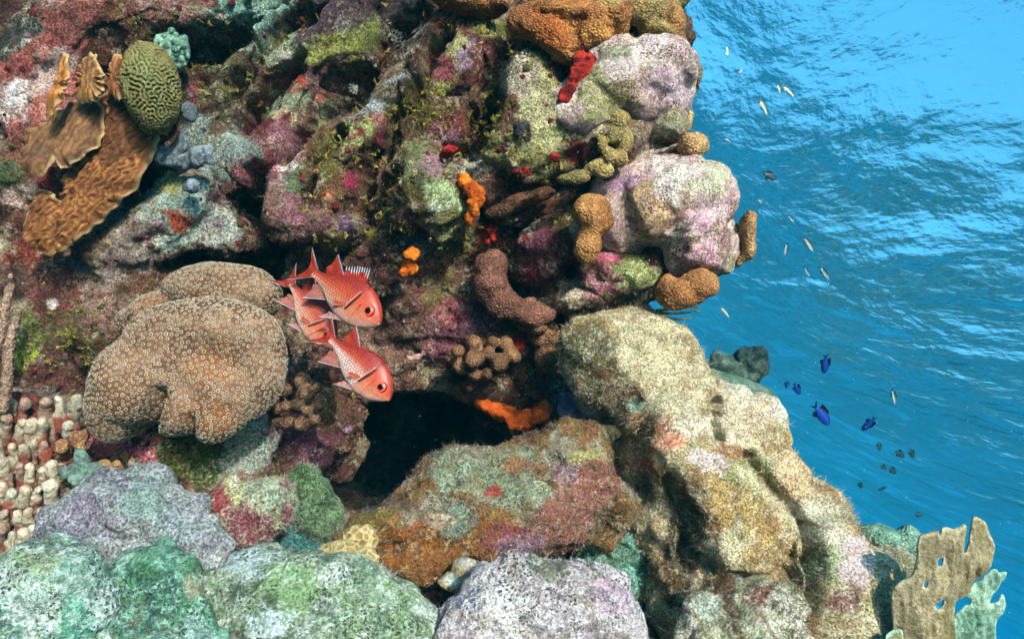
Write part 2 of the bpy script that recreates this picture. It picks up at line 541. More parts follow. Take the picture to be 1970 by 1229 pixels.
# ------------------------------------------------------------------ reef wall
def reef_wall():
    B = [
        # left wall
        (130, 90, 1.13, 300, 85, 40, 100), (60, 230, 1.15, 170, 190, 60, 100), (-80, 420, 1.14, 170, 260, 0, 130), (120, 420, 1.19, 190, 150, 60, 90),
        (90, 620, 1.20, 200, 190, 0, 110), (-80, 700, 1.1, 150, 260, 0, 150), (250, 600, 1.16, 130, 130, 0, 90),
        (215, 90, 1.16, 90, 70, 40, 70), (330, 45, 1.12, 165, 48, 12, 70), (-40, -60, 1.3, 300, 200, 30, 100),
        (335, 420, 1.12, 110, 80, 20, 70), (430, 440, 1.16, 60, 55, 0, 60), (390, 330, 1.2, 80, 90, 60, 60), (420, 250, 1.2, 60, 140, -20, 70),
        (250, 480, 1.12, 90, 60, 20, 60),
        # upper middle shingled ridges
        (480, 40, 1.30, 130, 62, 32, 70), (560, 110, 1.19, 125, 48, 25, 60), (660, 92, 1.15, 95, 55, 18, 65), (640, 25, 1.32, 170, 55, 28, 80),
        (420, 170, 1.22, 140, 32, 58, 60), (470, 215, 1.25, 120, 32, 58, 60),
        (610, 160, 1.18, 110, 32, 32, 55), (575, 222, 1.12, 85, 48, 38, 60), (520, 290, 1.10, 85, 55, 50, 60), (640, 215, 1.14, 70, 32, 30, 45),
        (720, 210, 1.12, 140, 34, 36, 55), (680, 275, 1.10, 90, 44, 42, 60), (600, 300, 1.14, 95, 40, 48, 55), (620, 375, 1.10, 70, 85, -30, 60),
        (550, 400, 1.08, 62, 85, -20, 62), (680, 370, 1.12, 60, 110, -25, 60), (790, 140, 1.22, 130, 30, 38, 60), (770, 50, 1.34, 110, 60, 30, 80),
        (870, 120, 1.10, 115, 68, 52, 70), (830, 245, 1.10, 85, 80, 45, 70), (900, 260, 1.10, 60, 80, -30, 60), (760, 280, 1.16, 120, 50, 55, 60),
        (815, 360, 1.05, 95, 70, -30, 70), (860, 400, 1.06, 65, 60, -30, 62), (740, 430, 1.14, 80, 80, 0, 60), (760, 530, 1.16, 90, 50, 10, 60), (650, 540, 1.2, 80, 60, 0, 60), (900, 540, 1.16, 80, 50, 0, 55), (640, 700, 1.22, 90, 70, 0, 60),
        (600, 440, 1.10, 95, 45, -5, 60), (830, 480, 1.14, 90, 50, 20, 60), (700, 500, 1.18, 110, 60, 0, 60),
        (920, 30, 1.20, 90, 70, 0, 90), (960, 80, 1.16, 60, 60, 40, 60),
        # right shoulder
        (1000, 210, 1.06, 150, 85, 62, 90), (1090, 270, 1.05, 150, 85, 20, 85), (950, 330, 1.08, 60, 70, -40, 60), (1010, 130, 1.1, 80, 60, 30, 80),
        (1160, 260, 1.04, 80, 90, 0, 80), (1060, 360, 1.1, 130, 55, 18, 60), (1000, 420, 1.16, 130, 50, 28, 60), (1100, 470, 1.10, 110, 75, 20, 70),
        (1190, 520, 1.05, 95, 60, -10, 65), (1060, 520, 1.12, 75, 60, 0, 55), (1150, 570, 1.08, 120, 32, 3, 60), (980, 480, 1.2, 90, 60, 0, 60),
        (1190, 60, 1.14, 150, 80, 0, 90), (1230, 280, 1.08, 90, 120, 0, 70), (1250, 470, 1.08, 80, 110, 0, 70), (1200, 150, 1.1, 120, 100, 0, 80),
        # below the overhang, cave roof and throat
        (830, 590, 1.18, 120, 70, 20, 80), (700, 620, 1.24, 110, 110, 0, 80), (900, 620, 1.16, 70, 55, 0, 60), (880, 670, 1.19, 110, 50, -10, 60),
        (780, 690, 1.22, 120, 60, 0, 80), (970, 640, 1.15, 90, 60, 0, 60), (1040, 700, 1.2, 70, 80, 0, 60), (1080, 780, 1.22, 60, 70, 0, 60),
        (960, 745, 1.22, 110, 42, -4, 60), (600, 800, 1.22, 95, 90, 0, 70), (560, 870, 1.16, 80, 60, 0, 60), (480, 850, 1.02, 55, 80, 0, 60),
        (660, 860, 1.30, 40, 60, 0, 50), (520, 680, 1.22, 110, 140, 0, 80), (1120, 640, 1.16, 80, 60, 0, 60),
        (1010, 800, 1.24, 90, 26, -5, 50), (1210, 910, 1.10, 60, 70, 0, 60), (1260, 960, 1.08, 50, 90, 0, 60), (1240, 1040, 1.1, 60, 90, 0, 60), (1150, 1000, 1.12, 80, 60, 0, 60),
        # lower left bed under the boulders
        (250, 860, 1.05, 150, 60, -10, 80), (60, 860, 1.08, 160, 110, 0, 80), (350, 880, 1.0, 100, 60, -10, 70), (120, 1010, 0.98, 180, 130, 0, 80),
        (560, 1010, 1.05, 140, 50, 0, 90), (420, 960, 1.0, 120, 70, 0, 70), (800, 1110, 1.0, 300, 80, 0, 140), (1200, 1180, 1.05, 260, 110, 0, 120),
        (300, 1250, 0.95, 450, 150, 0, 150), (900, 1330, 0.95, 600, 160, 0, 200),
    ]
    K = [
        (450, 250, 1.85, 700, 430, 15, 480), (960, 250, 1.85, 300, 330, 20, 430), (100, 700, 1.7, 420, 500, 0, 420), (500, -150, 1.9, 620, 260, 0, 480),
        (1050, 620, 1.75, 200, 110, 0, 300), (450, 1150, 1.7, 500, 200, 0, 420), (1150, 1100, 1.8, 280, 180, -20, 400), (1150, 840, 1.7, 60, 140, 0, 260),
        (850, 820, 2.65, 500, 330, 0, 220), (-300, 200, 1.6, 350, 700, 0, 420), (1600, 1490, 0.95, 420, 170, 0, 230), (1350, 1300, 1.5, 420, 260, 0, 300),
    ]
    kv, kf = blob_geo(K, 0.0)
    kv, kf = remesh(kv, kf, 0.013)
    kv = relax(kv, kf, 3)
    kv = kv + vnormals(kv, kf) * (0.03 * fbm(kv * 12, 4, 2) + 0.016 * (0.4 - np.abs(fbm(kv * 24, 3, 5))) + 0.006 * fbm(kv * 60, 2, 6))[:, None]
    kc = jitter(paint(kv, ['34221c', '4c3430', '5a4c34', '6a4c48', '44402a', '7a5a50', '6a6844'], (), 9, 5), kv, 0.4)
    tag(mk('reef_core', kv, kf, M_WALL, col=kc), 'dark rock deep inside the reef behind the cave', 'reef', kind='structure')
    r = np.random.default_rng(21)
    for iy in range(11):
        for ix in range(6):
            x = 400 + ix * 105 + (iy % 2) * 52 + r.uniform(-22, 22); y = -10 + iy * 46 + r.uniform(-14, 14)
            if y > 470 or x > 930 or (x < 500 and y > 330): continue
            B.append((x, y, 1.18 + r.uniform(-0.05, 0.04) + 0.04 * (ix % 2), r.uniform(100, 165), r.uniform(20, 32), 42 + r.uniform(-9, 9), r.uniform(38, 58)))
    for x, y, d, a, b, ang, c in [(420, 60, 1.3, 130, 40, 40, 60), (500, 130, 1.27, 130, 40, 45, 60), (700, 60, 1.27, 150, 50, 35, 60), (830, 60, 1.26, 110, 50, 45, 60), (800, 200, 1.22, 100, 40, 45, 50), (380, 110, 1.22, 70, 60, 30, 60), (700, 160, 1.2, 110, 34, 36, 50), (450, 330, 1.24, 50, 110, -20, 60), (480, 430, 1.3, 60, 80, 0, 60)]:
        B.append((x, y, d, a, b, ang, c))
    v, f = blob_geo(B, 0.2)
    v, f = remesh(v, f, 0.0046)
    # drop what is buried in the core
    inside = np.zeros(len(v), bool)
    for x, y, d, a, b, ang, c in K:
        q = (v - P(x, y, d)) * (FPX / d)
        ca, sa = math.cos(math.radians(ang)), math.sin(math.radians(ang))
        e1, e2 = ca * RT + sa * UP, -sa * RT + ca * UP
        inside |= ((q @ e1) / a) ** 2 + ((q @ e2) / b) ** 2 + ((q @ FW) / c) ** 2 < 0.80
    kf_ = ~inside[f].all(1)
    f = f[kf_]
    used = np.unique(f)
    mp = np.full(len(v), -1); mp[used] = np.arange(len(used))
    v, f = v[used], mp[f]
    v = relax(v, f, 2)
    n = vnormals(v, f)
    e = np.stack([v @ (0.77 * RT + 0.64 * UP) * 0.28, v @ (-0.64 * RT + 0.77 * UP), v @ FW], 1)
    h = 0.014 * fbm(e * 14, 3, 2) + 0.014 * (0.3 - np.abs(fbm(e * 20, 2, 8))) + 0.0040 * fbm(v * 70, 3, 31)
    v = v + n * h[:, None]
    # clefts between the shingled ridges, cut into the rock
    CUT = [([(450, 150), (532, 48), (576, 20)], 15, .10), ([(464, 246), (494, 205), (529, 164), (563, 126)], 15, .10), ([(542, 304), (566, 274), (597, 236), (641, 205), (672, 185)], 11, .08),
           ([(597, 318), (617, 294), (650, 250)], 9, .06), ([(669, 191), (689, 178), (723, 120), (734, 79), (778, 44), (809, 20)], 16, .10), ([(689, 400), (703, 328), (730, 273), (751, 219), (792, 185), (809, 137), (826, 89), (860, 55)], 13, .10),
           ([(853, 301), (894, 273), (922, 222), (949, 171)], 14, .08), ([(580, 393), (600, 342)], 9, .06), ([(905, 290), (935, 200), (950, 120), (985, 60)], 16, .09), ([(930, 430), (1000, 395), (1080, 352)], 14, .06),
           ([(485, 330), (478, 420), (490, 500)], 16, .10), ([(640, 490), (700, 440), (760, 330)], 12, .06), ([(380, 150), (410, 110), (460, 60)], 14, .08), ([(1090, 520), (1160, 470), (1230, 480)], 9, .04)]
    v = carve(v, CUT)
    n = vnormals(v, f)
    f1, f2, c = worley(v * 60, 4)
    v = v + n * (0.006 * (0.6 - f1) * sstep(-0.1, 0.3, fbm(v * 9, 2, 77)))[:, None]
    pal = ['2a1a16', '4c2c24', '52422a', '6a4238', '74504a', '5c4a2e', '74503c', '8c8468']
    PT = [
        (180, 70, 140, 'bb6c62', 80, 40), (60, 160, 150, 'b4665c', 90, 45), (250, 20, 80, 'c07a70'), (110, 130, 60, 'd2b4aa', 30, 40), (20, 200, 70, 'd8bcb4', 40, 45), (28, 180, 30, 'efe6e2', 22, 60),
        (30, 80, 70, 'c9d0bc', 14, 45), (20, 60, 60, '33403a', 50, 40), (120, 30, 50, '8a5248'), (60, 290, 60, '9a5c50'), (20, 340, 40, '5c6a44'), (40, 370, 40, 'c8b0a4', 24), (90, 350, 30, '8c3038'),
        (300, 60, 140, '7a6a40', 40, 12), (330, 20, 80, '8a6058'), (210, 90, 60, '4c2e1e', 80, -30), (230, 40, 50, '6e4a30'),
        (475, 30, 110, '86b8a4', 62, 35), (430, 70, 50, '4c5a4c'), (510, 90, 40, '7f9a84'), (560, 95, 60, '92ac86', 40), (545, 108, 30, 'cfcfba'), (655, 88, 85, '9ea452', 48, 20), (700, 60, 40, '7e8a44'),
        (600, 155, 80, '6c4c48', 26, 30), (568, 166, 26, 'c2302a', 18), (615, 188, 9, 'c04a2c'), (640, 25, 120, '4c4246', 44, 28), (770, 40, 60, '2c3438'),
        (545, 205, 60, '7f8c6e', 30, 30), (545, 225, 24, 'c4ac80'), (505, 240, 30, '58202a', 18), (640, 210, 40, '8a9a74', 20, 20), (540, 270, 60, '8c5060', 36, 40), (505, 310, 60, '8a4654'), (500, 312, 16, 'c23230', 26),
        (558, 332, 20, 'ece0d8'), (545, 380, 60, '7e5e58'), (580, 350, 30, '5f7a58'), (640, 400, 60, '6c4c30'), (626, 374, 12, 'b85a22'), (615, 320, 40, '6a5030'),
        (740, 185, 80, 'a4b2b8', 18, 36), (770, 180, 40, '7d9a7a', 16, 36), (690, 262, 58, 'a0ac68', 30, 40), (722, 268, 22, '8c2638', 14, 50), (694, 252, 10, '8c2638'), (708, 288, 14, '9c2a40'), (676, 262, 9, '7a2434'), (735, 232, 24, '9c5a58'),
        (678, 345, 26, 'a83050', 16, 50), (630, 300, 40, '6c6a30'), (700, 310, 40, '6a4a34'), (760, 170, 60, '4e4a38', 24),
        (872, 125, 60, 'a4ac64', 50, 60), (905, 108, 34, 'b092b2', 26, 60), (932, 100, 26, '602026', 40), (842, 128, 34, '8c464e'), (950, 58, 46, '8e8e42', 22), (865, 75, 24, 'b4b070'), (900, 165, 34, '6a3a34'),
        (830, 235, 60, '66582c'), (855, 258, 36, '92586a'), (868, 290, 20, 'd42a22', 12, 20), (800, 280, 40, '5a4826'), (900, 230, 40, '6a3028'),
        (810, 335, 60, '7c865a'), (855, 382, 52, 'b6ce92', 34, -30), (848, 398, 28, 'd6e4bc', 16), (835, 320, 26, 'a07c86'), (775, 390, 44, '5e5c28'), (870, 440, 40, '6f7440'),
        (740, 450, 70, '3c3226'), (600, 440, 80, '704c4c', 40), (575, 415, 40, '8c5e66'), (665, 450, 34, '765684'), (640, 470, 30, '8a7a40'),
        (930, 312, 56, 'd0cbb8', 26, 20), (1000, 190, 90, 'a0a468', 60, 60), (975, 250, 70, '8e924c'), (1055, 255, 70, 'acab76'), (1000, 150, 50, 'b4a890'), (1040, 215, 40, 'c4c090'), (945, 210, 40, '5c4430', 80, 70), (1010, 290, 40, '9c9c58'), (1060, 330, 60, '8a8a58', 26),
        (1000, 255, 22, '3c3c40'), (1110, 290, 24, '7c2a2c'), (1140, 230, 30, 'd4cca4'), (1220, 260, 40, 'b29494'), (1010, 385, 110, '5a3a22', 34, 16), (940, 450, 26, 'c42a24'), (900, 460, 34, '7c7844'),
        (1060, 480, 60, '7a4454'), (1030, 520, 30, '943c4c'), (1105, 430, 40, '6a5834'), (1155, 545, 52, 'c07a86', 34), (1100, 560, 34, 'cfc0a4', 22), (1220, 525, 42, 'a4b070'), (1170, 480, 30, 'b0506a'), (1075, 500, 30, '5e2a30'), (1240, 570, 60, '6a6a4c', 20), (1160, 590, 90, '6a5c44', 18),
        (1200, 240, 50, '9a8a68'), (1230, 320, 40, '8a3a4c', 14, 40), (1250, 300, 50, 'a0b08c', 18, 30),
        (330, 420, 100, 'a2bcac', 66, 20), (290, 440, 40, 'c2c4b0'), (420, 440, 44, 'b4bcb0'), (345, 425, 22, 'c45a36', 30, 60), (365, 400, 16, '8a2a30'), (370, 375, 44, '8aa89c'), (330, 355, 24, 'a4ac64'), (420, 380, 30, '5c4644'), (250, 470, 60, '9a8c80'), (420, 280, 60, '8aa098', 80, 60), (380, 180, 26, '8a3048'), (450, 200, 90, '6c6048', 20, 55), (430, 140, 70, '5c5a38', 34, 55),
        (60, 500, 80, '8a3c30', 40, -20), (130, 540, 60, '74342c'), (90, 560, 60, '6a4238'), (100, 585, 10, 'efe8e0'), (40, 690, 34, '9ab03c', 24), (60, 640, 40, '6a7838'), (140, 640, 60, '5c5434'), (100, 720, 60, '6c4440'), (210, 600, 60, '8a6a5c'), (200, 690, 40, '4e5a40'), (190, 530, 50, '9a887c'), (20, 540, 40, '4a3830'), (70, 760, 60, '8a7c70', 24),
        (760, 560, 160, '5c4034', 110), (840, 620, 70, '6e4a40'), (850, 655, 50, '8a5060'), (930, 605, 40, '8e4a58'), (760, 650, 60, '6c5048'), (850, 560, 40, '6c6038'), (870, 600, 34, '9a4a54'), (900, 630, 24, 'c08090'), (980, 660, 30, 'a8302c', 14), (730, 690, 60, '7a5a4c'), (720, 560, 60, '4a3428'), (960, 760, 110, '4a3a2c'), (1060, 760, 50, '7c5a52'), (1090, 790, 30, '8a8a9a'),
        (600, 850, 70, '7a4456'), (560, 830, 40, '6a3848'), (480, 850, 60, '94a496', 80), (640, 800, 40, '5c4c30'), (540, 720, 80, '54403a'), (270, 860, 110, 'a04a5c', 30, -15), (340, 870, 50, '4c5a1c'), (400, 900, 50, '3e5a22'), (230, 830, 40, 'b86a78', 20),
        (590, 1020, 60, '3a8a8a'), (620, 1040, 50, '3c9a9c'), (740, 1090, 100, '6a4a2c'), (1200, 1080, 120, '5c8478'), (700, 1080, 60, '84a08c'),
    ]
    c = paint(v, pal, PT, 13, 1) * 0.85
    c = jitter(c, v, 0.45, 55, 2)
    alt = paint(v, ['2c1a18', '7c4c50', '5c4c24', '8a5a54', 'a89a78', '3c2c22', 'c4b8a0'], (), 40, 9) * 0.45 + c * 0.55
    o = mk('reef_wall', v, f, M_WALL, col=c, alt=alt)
    tag(o, 'overhanging reef wall of diagonal ridges crusted with algae and sponge', 'reef', kind='structure')
    return o, v, f
WALL, WV, WF = reef_wall()

# ------------------------------------------------------------------ builders for the things on the reef
def turf(parent, v, f, n, length, width, pal, mask=None, name='algae_turf', fork=False, lean=0.5, seed=1):
    """algae grown over a surface as real blades"""
    r = np.random.default_rng(seed)
    fc = v[f].mean(1)
    nrm = np.cross(v[f[:, 2]] - v[f[:, 0]], v[f[:, -1]] - v[f[:, 1]])
    ar = np.linalg.norm(nrm, axis=1); nrm = nrm / (ar[:, None] + 1e-12)
    tc = CAM - fc; tc /= np.linalg.norm(tc, axis=1, keepdims=True)
    w = ar * ((nrm * tc).sum(1) > -0.45)
    x, y, d = pix(fc)
    w = w * ((x > -80) & (x < PW + 80) & (y > -80) & (y < PH + 80))
    w = w * np.clip(fbm(fc * 22, 3, seed + 5) * 1.6 + 0.6, 0.03, 1.5)
    if mask is not None: w = w * mask(x, y, fc)
    if w.sum() <= 0: return None
    k = r.choice(len(f), n, p=w / w.sum())
    uv = r.random((n, 2)); uv = np.where(uv.sum(1, keepdims=True) > 1, 1 - uv, uv)
    b = v[f[k, 0]] + uv[:, :1] * (v[f[k, 1]] - v[f[k, 0]]) + uv[:, 1:] * (v[f[k, 2]] - v[f[k, 0]])
    nn = nrm[k]
    reps = 5 if fork else 1
    b = np.repeat(b, reps, 0); nn = np.repeat(nn, reps, 0); kk = np.repeat(np.arange(n), reps)
    m = len(b)
    dr = nn + lean * r.normal(size=(m, 3)) * (1.5 if fork else 1)
    dr /= np.linalg.norm(dr, axis=1, keepdims=True)
    sd = np.cross(dr, r.normal(size=(m, 3))); sd /= np.linalg.norm(sd, axis=1, keepdims=True)
    ln = length * r.uniform(0.4, 1.25, (m, 1)) * np.repeat(r.uniform(0.6, 1.3, (n, 1)), reps, 0)
    wd = width * r.uniform(0.6, 1.3, (m, 1))
    bend = r.normal(size=(m, 3)) * 0.35 * ln
    b = b - nn * 0.0012
    c1 = b + dr * ln * 0.55 + bend * 0.3
    c2 = b + dr * ln + bend
    if fork:
        side = np.cross(sd, dr)
        V = np.stack([b - sd * wd * .35, b + sd * wd * .35, c1 - sd * wd * .6, c1 + sd * wd * .6, c1 + dr * ln * .12,
                      c2 - sd * wd * 1.5, c2 - sd * wd * .5, c2 + sd * wd * .5, c2 + sd * wd * 1.5], 1)
        q = np.array([[0, 1, 3, 2], [2, 4, 6, 5], [4, 3, 8, 7]])
    else:
        V = np.stack([b - sd * wd * .5, b + sd * wd * .5, c1 - sd * wd * .4, c1 + sd * wd * .4, c2 - sd * wd * .12, c2 + sd * wd * .12], 1)
        q = np.array([[0, 1, 3, 2], [2, 3, 5, 4]])
    per = V.shape[1]
    F = (np.arange(m)[:, None, None] * per + q[None]).reshape(-1, 4)
    cs = np.array([lin(h) for h in pal])
    t = np.clip((fbm(b * 16, 3, seed + 8) * 0.5 + 0.5 + r.normal(size=m) * 0.16), 0, 0.999)
    c = cs[(t * len(cs)).astype(int)] * r.uniform(0.7, 1.25, (m, 1))
    c = np.repeat(c, per, 0)
    o = mk(name, V.reshape(-1, 3), F, M_ALGAE, parent=parent, col=c, smooth=True)
    return tag(o, kind='stuff')

def rock(name, label, cat, bl, mat, pal, patches=(), voxel=0.0038, disp=(('fbm', 14, 0.012), ('fbm', 45, 0.005)), seed=0, group=None,
         pscale=16, altpal=None, warp=0.16, jit=0.3, smooth=3, altw=0.6, parent=None, cuts=()):
    v, f = organic(bl, voxel, disp, warp, smooth, seed)
    if cuts: v = carve(v, cuts)
    c = jitter(paint(v, pal, patches, pscale, seed), v, jit, 70, seed)
    alt = None
    if altpal:
        alt = paint(v, altpal, (), pscale * 2.5, seed + 3) * altw + c * (1 - altw)
    o = mk(name, v, f, mat, col=c, alt=alt, parent=parent)
    if parent is None: tag(o, label, cat, group)
    return o, v, f

def brown(name, label, bl, pal=('7a4a22', '8a5a2c', '96662f', '6c4220'), cat='coral', seed=0, voxel=0.0028, group=None, patches=(), amp=0.004, warp=0.1, smooth=4):
    return rock(name, label, cat, bl, M_BROWN, pal, patches, voxel, (('fbm', 16, amp * 1.3), ('fbm', 50, amp * 0.5), ('lump', 70, amp * 0.4)), seed, group, 10, warp=warp, jit=0.12, smooth=smooth)

def knobs(cx, cy, sx, sy, d, r, n, seed):
    q = np.random.default_rng(seed); out = []
    tries = 0
    while len(out) < n and tries < 4000:
        tries += 1
        a, u = q.uniform(0, 6.283), math.sqrt(q.uniform(0, 1))
        x, y = cx + math.cos(a) * u * sx, cy + math.sin(a) * u * sy
        rr = r * q.uniform(0.75, 1.25)
        if all((x - o[0]) ** 2 + (y - o[1]) ** 2 > (0.85 * (rr + o[3])) ** 2 for o in out):
            out.append((x, y, d + 0.02 * (u ** 2) + q.uniform(-.006, .006), rr, rr * q.uniform(0.9, 1.3), q.uniform(40, 120), rr * 1.5))
    return out

def smooth_loop(pts, per=6):
    p = np.array(pts, float); n = len(p); o = []
    for i in range(n):
        a, b, c, d = p[i - 1], p[i], p[(i + 1) % n], p[(i + 2) % n]
        for k in range(per):
            t = k / per
            o.append(0.5 * ((2 * b) + (c - a) * t + (2 * a - 5 * b + 4 * c - d) * t * t + (3 * b - a - 3 * c + d) * t ** 3))
    return np.array(o)

def edge_dist(u, w, loop):
    best = np.full(len(u), 1e9)
    for i in range(len(loop)):
        a, b = loop[i], loop[(i + 1) % len(loop)]
        ab = b - a; L2 = ab @ ab + 1e-9
        t = np.clip(((u - a[0]) * ab[0] + (w - a[1]) * ab[1]) / L2, 0, 1)
        best = np.minimum(best, (u - a[0] - t * ab[0]) ** 2 + (w - a[1] - t * ab[1]) ** 2)
    return np.sqrt(best)

def sheet(loops, thick, voxel, scallop=0.0, seed=0, per=6):
    """a thick slab from photo-pixel outlines (first outer, others holes); returns x, y, t (all px) and quads"""
    cu = bpy.data.curves.new('tmp', 'CURVE'); cu.dimensions = '2D'; cu.fill_mode = 'BOTH'; cu.extrude = thick / 2
    sm = []
    r = np.random.default_rng(seed)
    for k, lp in enumerate(loops):
        L_ = smooth_loop(lp, per)
        if scallop and k == 0:
            c = L_.mean(0); i = np.arange(len(L_))
            L_ = L_ + (L_ - c) / np.linalg.norm(L_ - c, axis=1, keepdims=True) * (scallop * np.abs(np.sin(i * 0.85 + r.uniform(0, 6))) + scallop * 0.7 * r.normal(size=len(L_)))[:, None]
        sm.append(L_)
        sp = cu.splines.new('POLY'); sp.points.add(len(L_) - 1); sp.use_cyclic_u = True
        for pt, q in zip(sp.points, L_): pt.co = (q[0], -q[1], 0, 1)
    o = bpy.data.objects.new('tmp', cu); COL.objects.link(o)
    me = bpy.data.meshes.new_from_object(o.evaluated_get(bpy.context.evaluated_depsgraph_get()))
    me.calc_loop_triangles()
    V = np.empty(len(me.vertices) * 3); me.vertices.foreach_get('co', V)
    T = np.empty(len(me.loop_triangles) * 3, np.int32); me.loop_triangles.foreach_get('vertices', T)
    bpy.data.objects.remove(o); bpy.data.meshes.remove(me); bpy.data.curves.remove(cu)
    v, f = remesh(V.reshape(-1, 3), T.reshape(-1, 3), voxel)
    v = relax(v, f, 2)
    return v[:, 0], -v[:, 1], v[:, 2], f, sm

def tube(pts, rad, seg=10, cap=True):
    pts = np.array(pts, float); n = len(pts)
    rad = np.broadcast_to(np.asarray(rad, float), (n,))
    tg = np.gradient(pts, axis=0); tg /= np.linalg.norm(tg, axis=1, keepdims=True) + 1e-12
    ref = np.array([0.31, 0.52, 0.79])
    a = np.cross(tg, ref); a /= np.linalg.norm(a, axis=1, keepdims=True) + 1e-9
    b = np.cross(tg, a)
    th = np.linspace(0, 2 * math.pi, seg, endpoint=False)
    V = (pts[:, None] + rad[:, None, None] * (np.cos(th)[None, :, None] * a[:, None] + np.sin(th)[None, :, None] * b[:, None])).reshape(-1, 3)
    i = np.arange(n - 1)[:, None] * seg + np.arange(seg)[None]
    j = np.arange(n - 1)[:, None] * seg + (np.arange(seg)[None] + 1) % seg
    F = np.stack([i, j, j + seg, i + seg], -1).reshape(-1, 4)
    V = np.concatenate([V, pts[:1], pts[-1:]]); c0 = len(V) - 2
    k = np.arange(seg)
    T1 = np.stack([np.full(seg, c0), (k + 1) % seg, k, k], 1)
    e = (n - 1) * seg
    T2 = np.stack([np.full(seg, c0 + 1), e + k, e + (k + 1) % seg, e + (k + 1) % seg], 1)
    return V, [F, T1[:, :3], T2[:, :3]]

def join_geo(parts):
    V, Q, T, n = [], [], [], 0
    for v, fs in parts:
        V.append(v)
        for f in (fs if isinstance(fs, list) else [fs]):
            (Q if f.shape[1] == 4 else T).append(f + n)
        n += len(v)
    out = []
    if Q: out.append(np.concatenate(Q))
    if T: out.append(np.concatenate(T))
    return np.concatenate(V), out

# ------------------------------------------------------------------ far reef slope
def slope():
    B = [(1490, 1290, 18, 120, 330, -30, 260), (1590, 1370, 18, 170, 260, -20, 260), (1420, 1120, 19, 130, 260, 0, 200), (1300, 1280, 18, 330, 400, 0, 300)]
    v, f = organic(B, 0.12, [('fbm', 1.0, 0.5), ('lump', 1.3, 0.35), ('fbm', 5, 0.2)], seed=5)
    c = jitter(paint(v, ['24302a', '3c4838', '4c5648', '2c362c'], pscale=1.5, seed=3), v, 0.3, 12)
    tag(mk('reef_slope', v, f, M_RIDGE, col=c), 'lumpy reef slope fading blue behind the pale ridge', 'reef', kind='structure')
slope()

TURF_PAL = ['5c4a30', '7a6a44', '8a5a4a', '6c7040', '9a8a60', '8a6a6a']
LEAF_PAL = ['5a5a1c', '747428', '8a8438', '6a5020', '95904c', '7a4a30']

# leafy and hairy algae over the wall
def near(pts):
    def m(x, y, fc):
        o = np.full(len(x), 0.04)
        for px, py, r, w in pts:
            o = np.maximum(o, w * np.exp(-(((x - px) ** 2 + (y - py) ** 2) / r ** 2)))
        return o
    return m
turf(WALL, WV, WF, 2600, 0.0085, 0.0022, LEAF_PAL, near([(830, 230, 80, 1), (780, 390, 70, 1), (900, 470, 60, 1.2), (310, 70, 90, 1), (230, 60, 60, .8), (450, 170, 60, .6), (140, 650, 80, 1), (660, 300, 80, .7), (640, 420, 60, .8), (1090, 300, 60, .5), (980, 230, 80, .5), (1080, 450, 40, .8), (600, 60, 60, .4), (1000, 90, 60, .5)]), 'leafy_algae', True, 0.8, 3)
turf(WALL, WV, WF, 15000, 0.007, 0.0007, TURF_PAL + ['a08078', '6a8a70'], None, 'algae_turf', False, 0.5, 4)

def nodules(parent, v, f, n, size, pal, seed, mat, flat=0.6):
    """little encrusting growths and rubble bits stuck to a surface"""
    r = np.random.default_rng(seed)
    fc = v[f].mean(1); nrm = np.cross(v[f[:, 2]] - v[f[:, 0]], v[f[:, 3]] - v[f[:, 1]])
    ar = np.linalg.norm(nrm, axis=1); nrm /= ar[:, None] + 1e-12
    tc = CAM - fc; tc /= np.linalg.norm(tc, axis=1, keepdims=True)
    x, y, d = pix(fc)
    w = ar * ((nrm * tc).sum(1) > -0.2) * ((x > -60) & (x < PW + 60) & (y > -60) & (y < PH + 60)) * np.clip(fbm(fc * 14, 3, seed) + 0.35, 0.02, 1) ** 2
    k = r.choice(len(f), n, p=w / w.sum())
    g, gf = ico(2)
    sc = size * r.uniform(0.35, 1.0, n) ** 1.5 * 1.6
    nn = nrm[k]
    a = np.cross(nn, r.normal(size=(n, 3))); a /= np.linalg.norm(a, axis=1, keepdims=True); b = np.cross(nn, a)
    bumpy = 1 + 0.35 * vn((g[None] * 1.7 + np.arange(n)[:, None, None] * 3.1).reshape(-1, 3), 2).reshape(n, -1, 1)
    q = g[None] * bumpy * sc[:, None, None]
    el = r.uniform(0.7, 1.6, (n, 1, 1))
    V = fc[k][:, None] + q[..., :1] * el * a[:, None] + q[..., 1:2] * b[:, None] + q[..., 2:] * flat * nn[:, None]
    F = (np.arange(n)[:, None, None] * len(g) + gf[None]).reshape(-1, 3)
    cs = np.array([lin(h) for h in pal])
    t = np.clip(fbm(fc[k] * 20, 3, seed + 3) * 0.5 + 0.5 + r.normal(size=n) * 0.2, 0, 0.999)
    c = cs[(t * len(cs)).astype(int)] * r.uniform(0.6, 1.25, (n, 1))
    return tag(mk('crust_nodules', V.reshape(-1, 3), F, mat, parent=parent, col=np.repeat(c, len(g), 0)), kind='stuff')
nodules(WALL, WV, WF, 3000, 0.0038, ['3c2420', '5c3a30', '8a5a5c', '6a5a38', '7a2c30', 'a09078', '5c5a30', '8c7480'], 31, M_WALL)

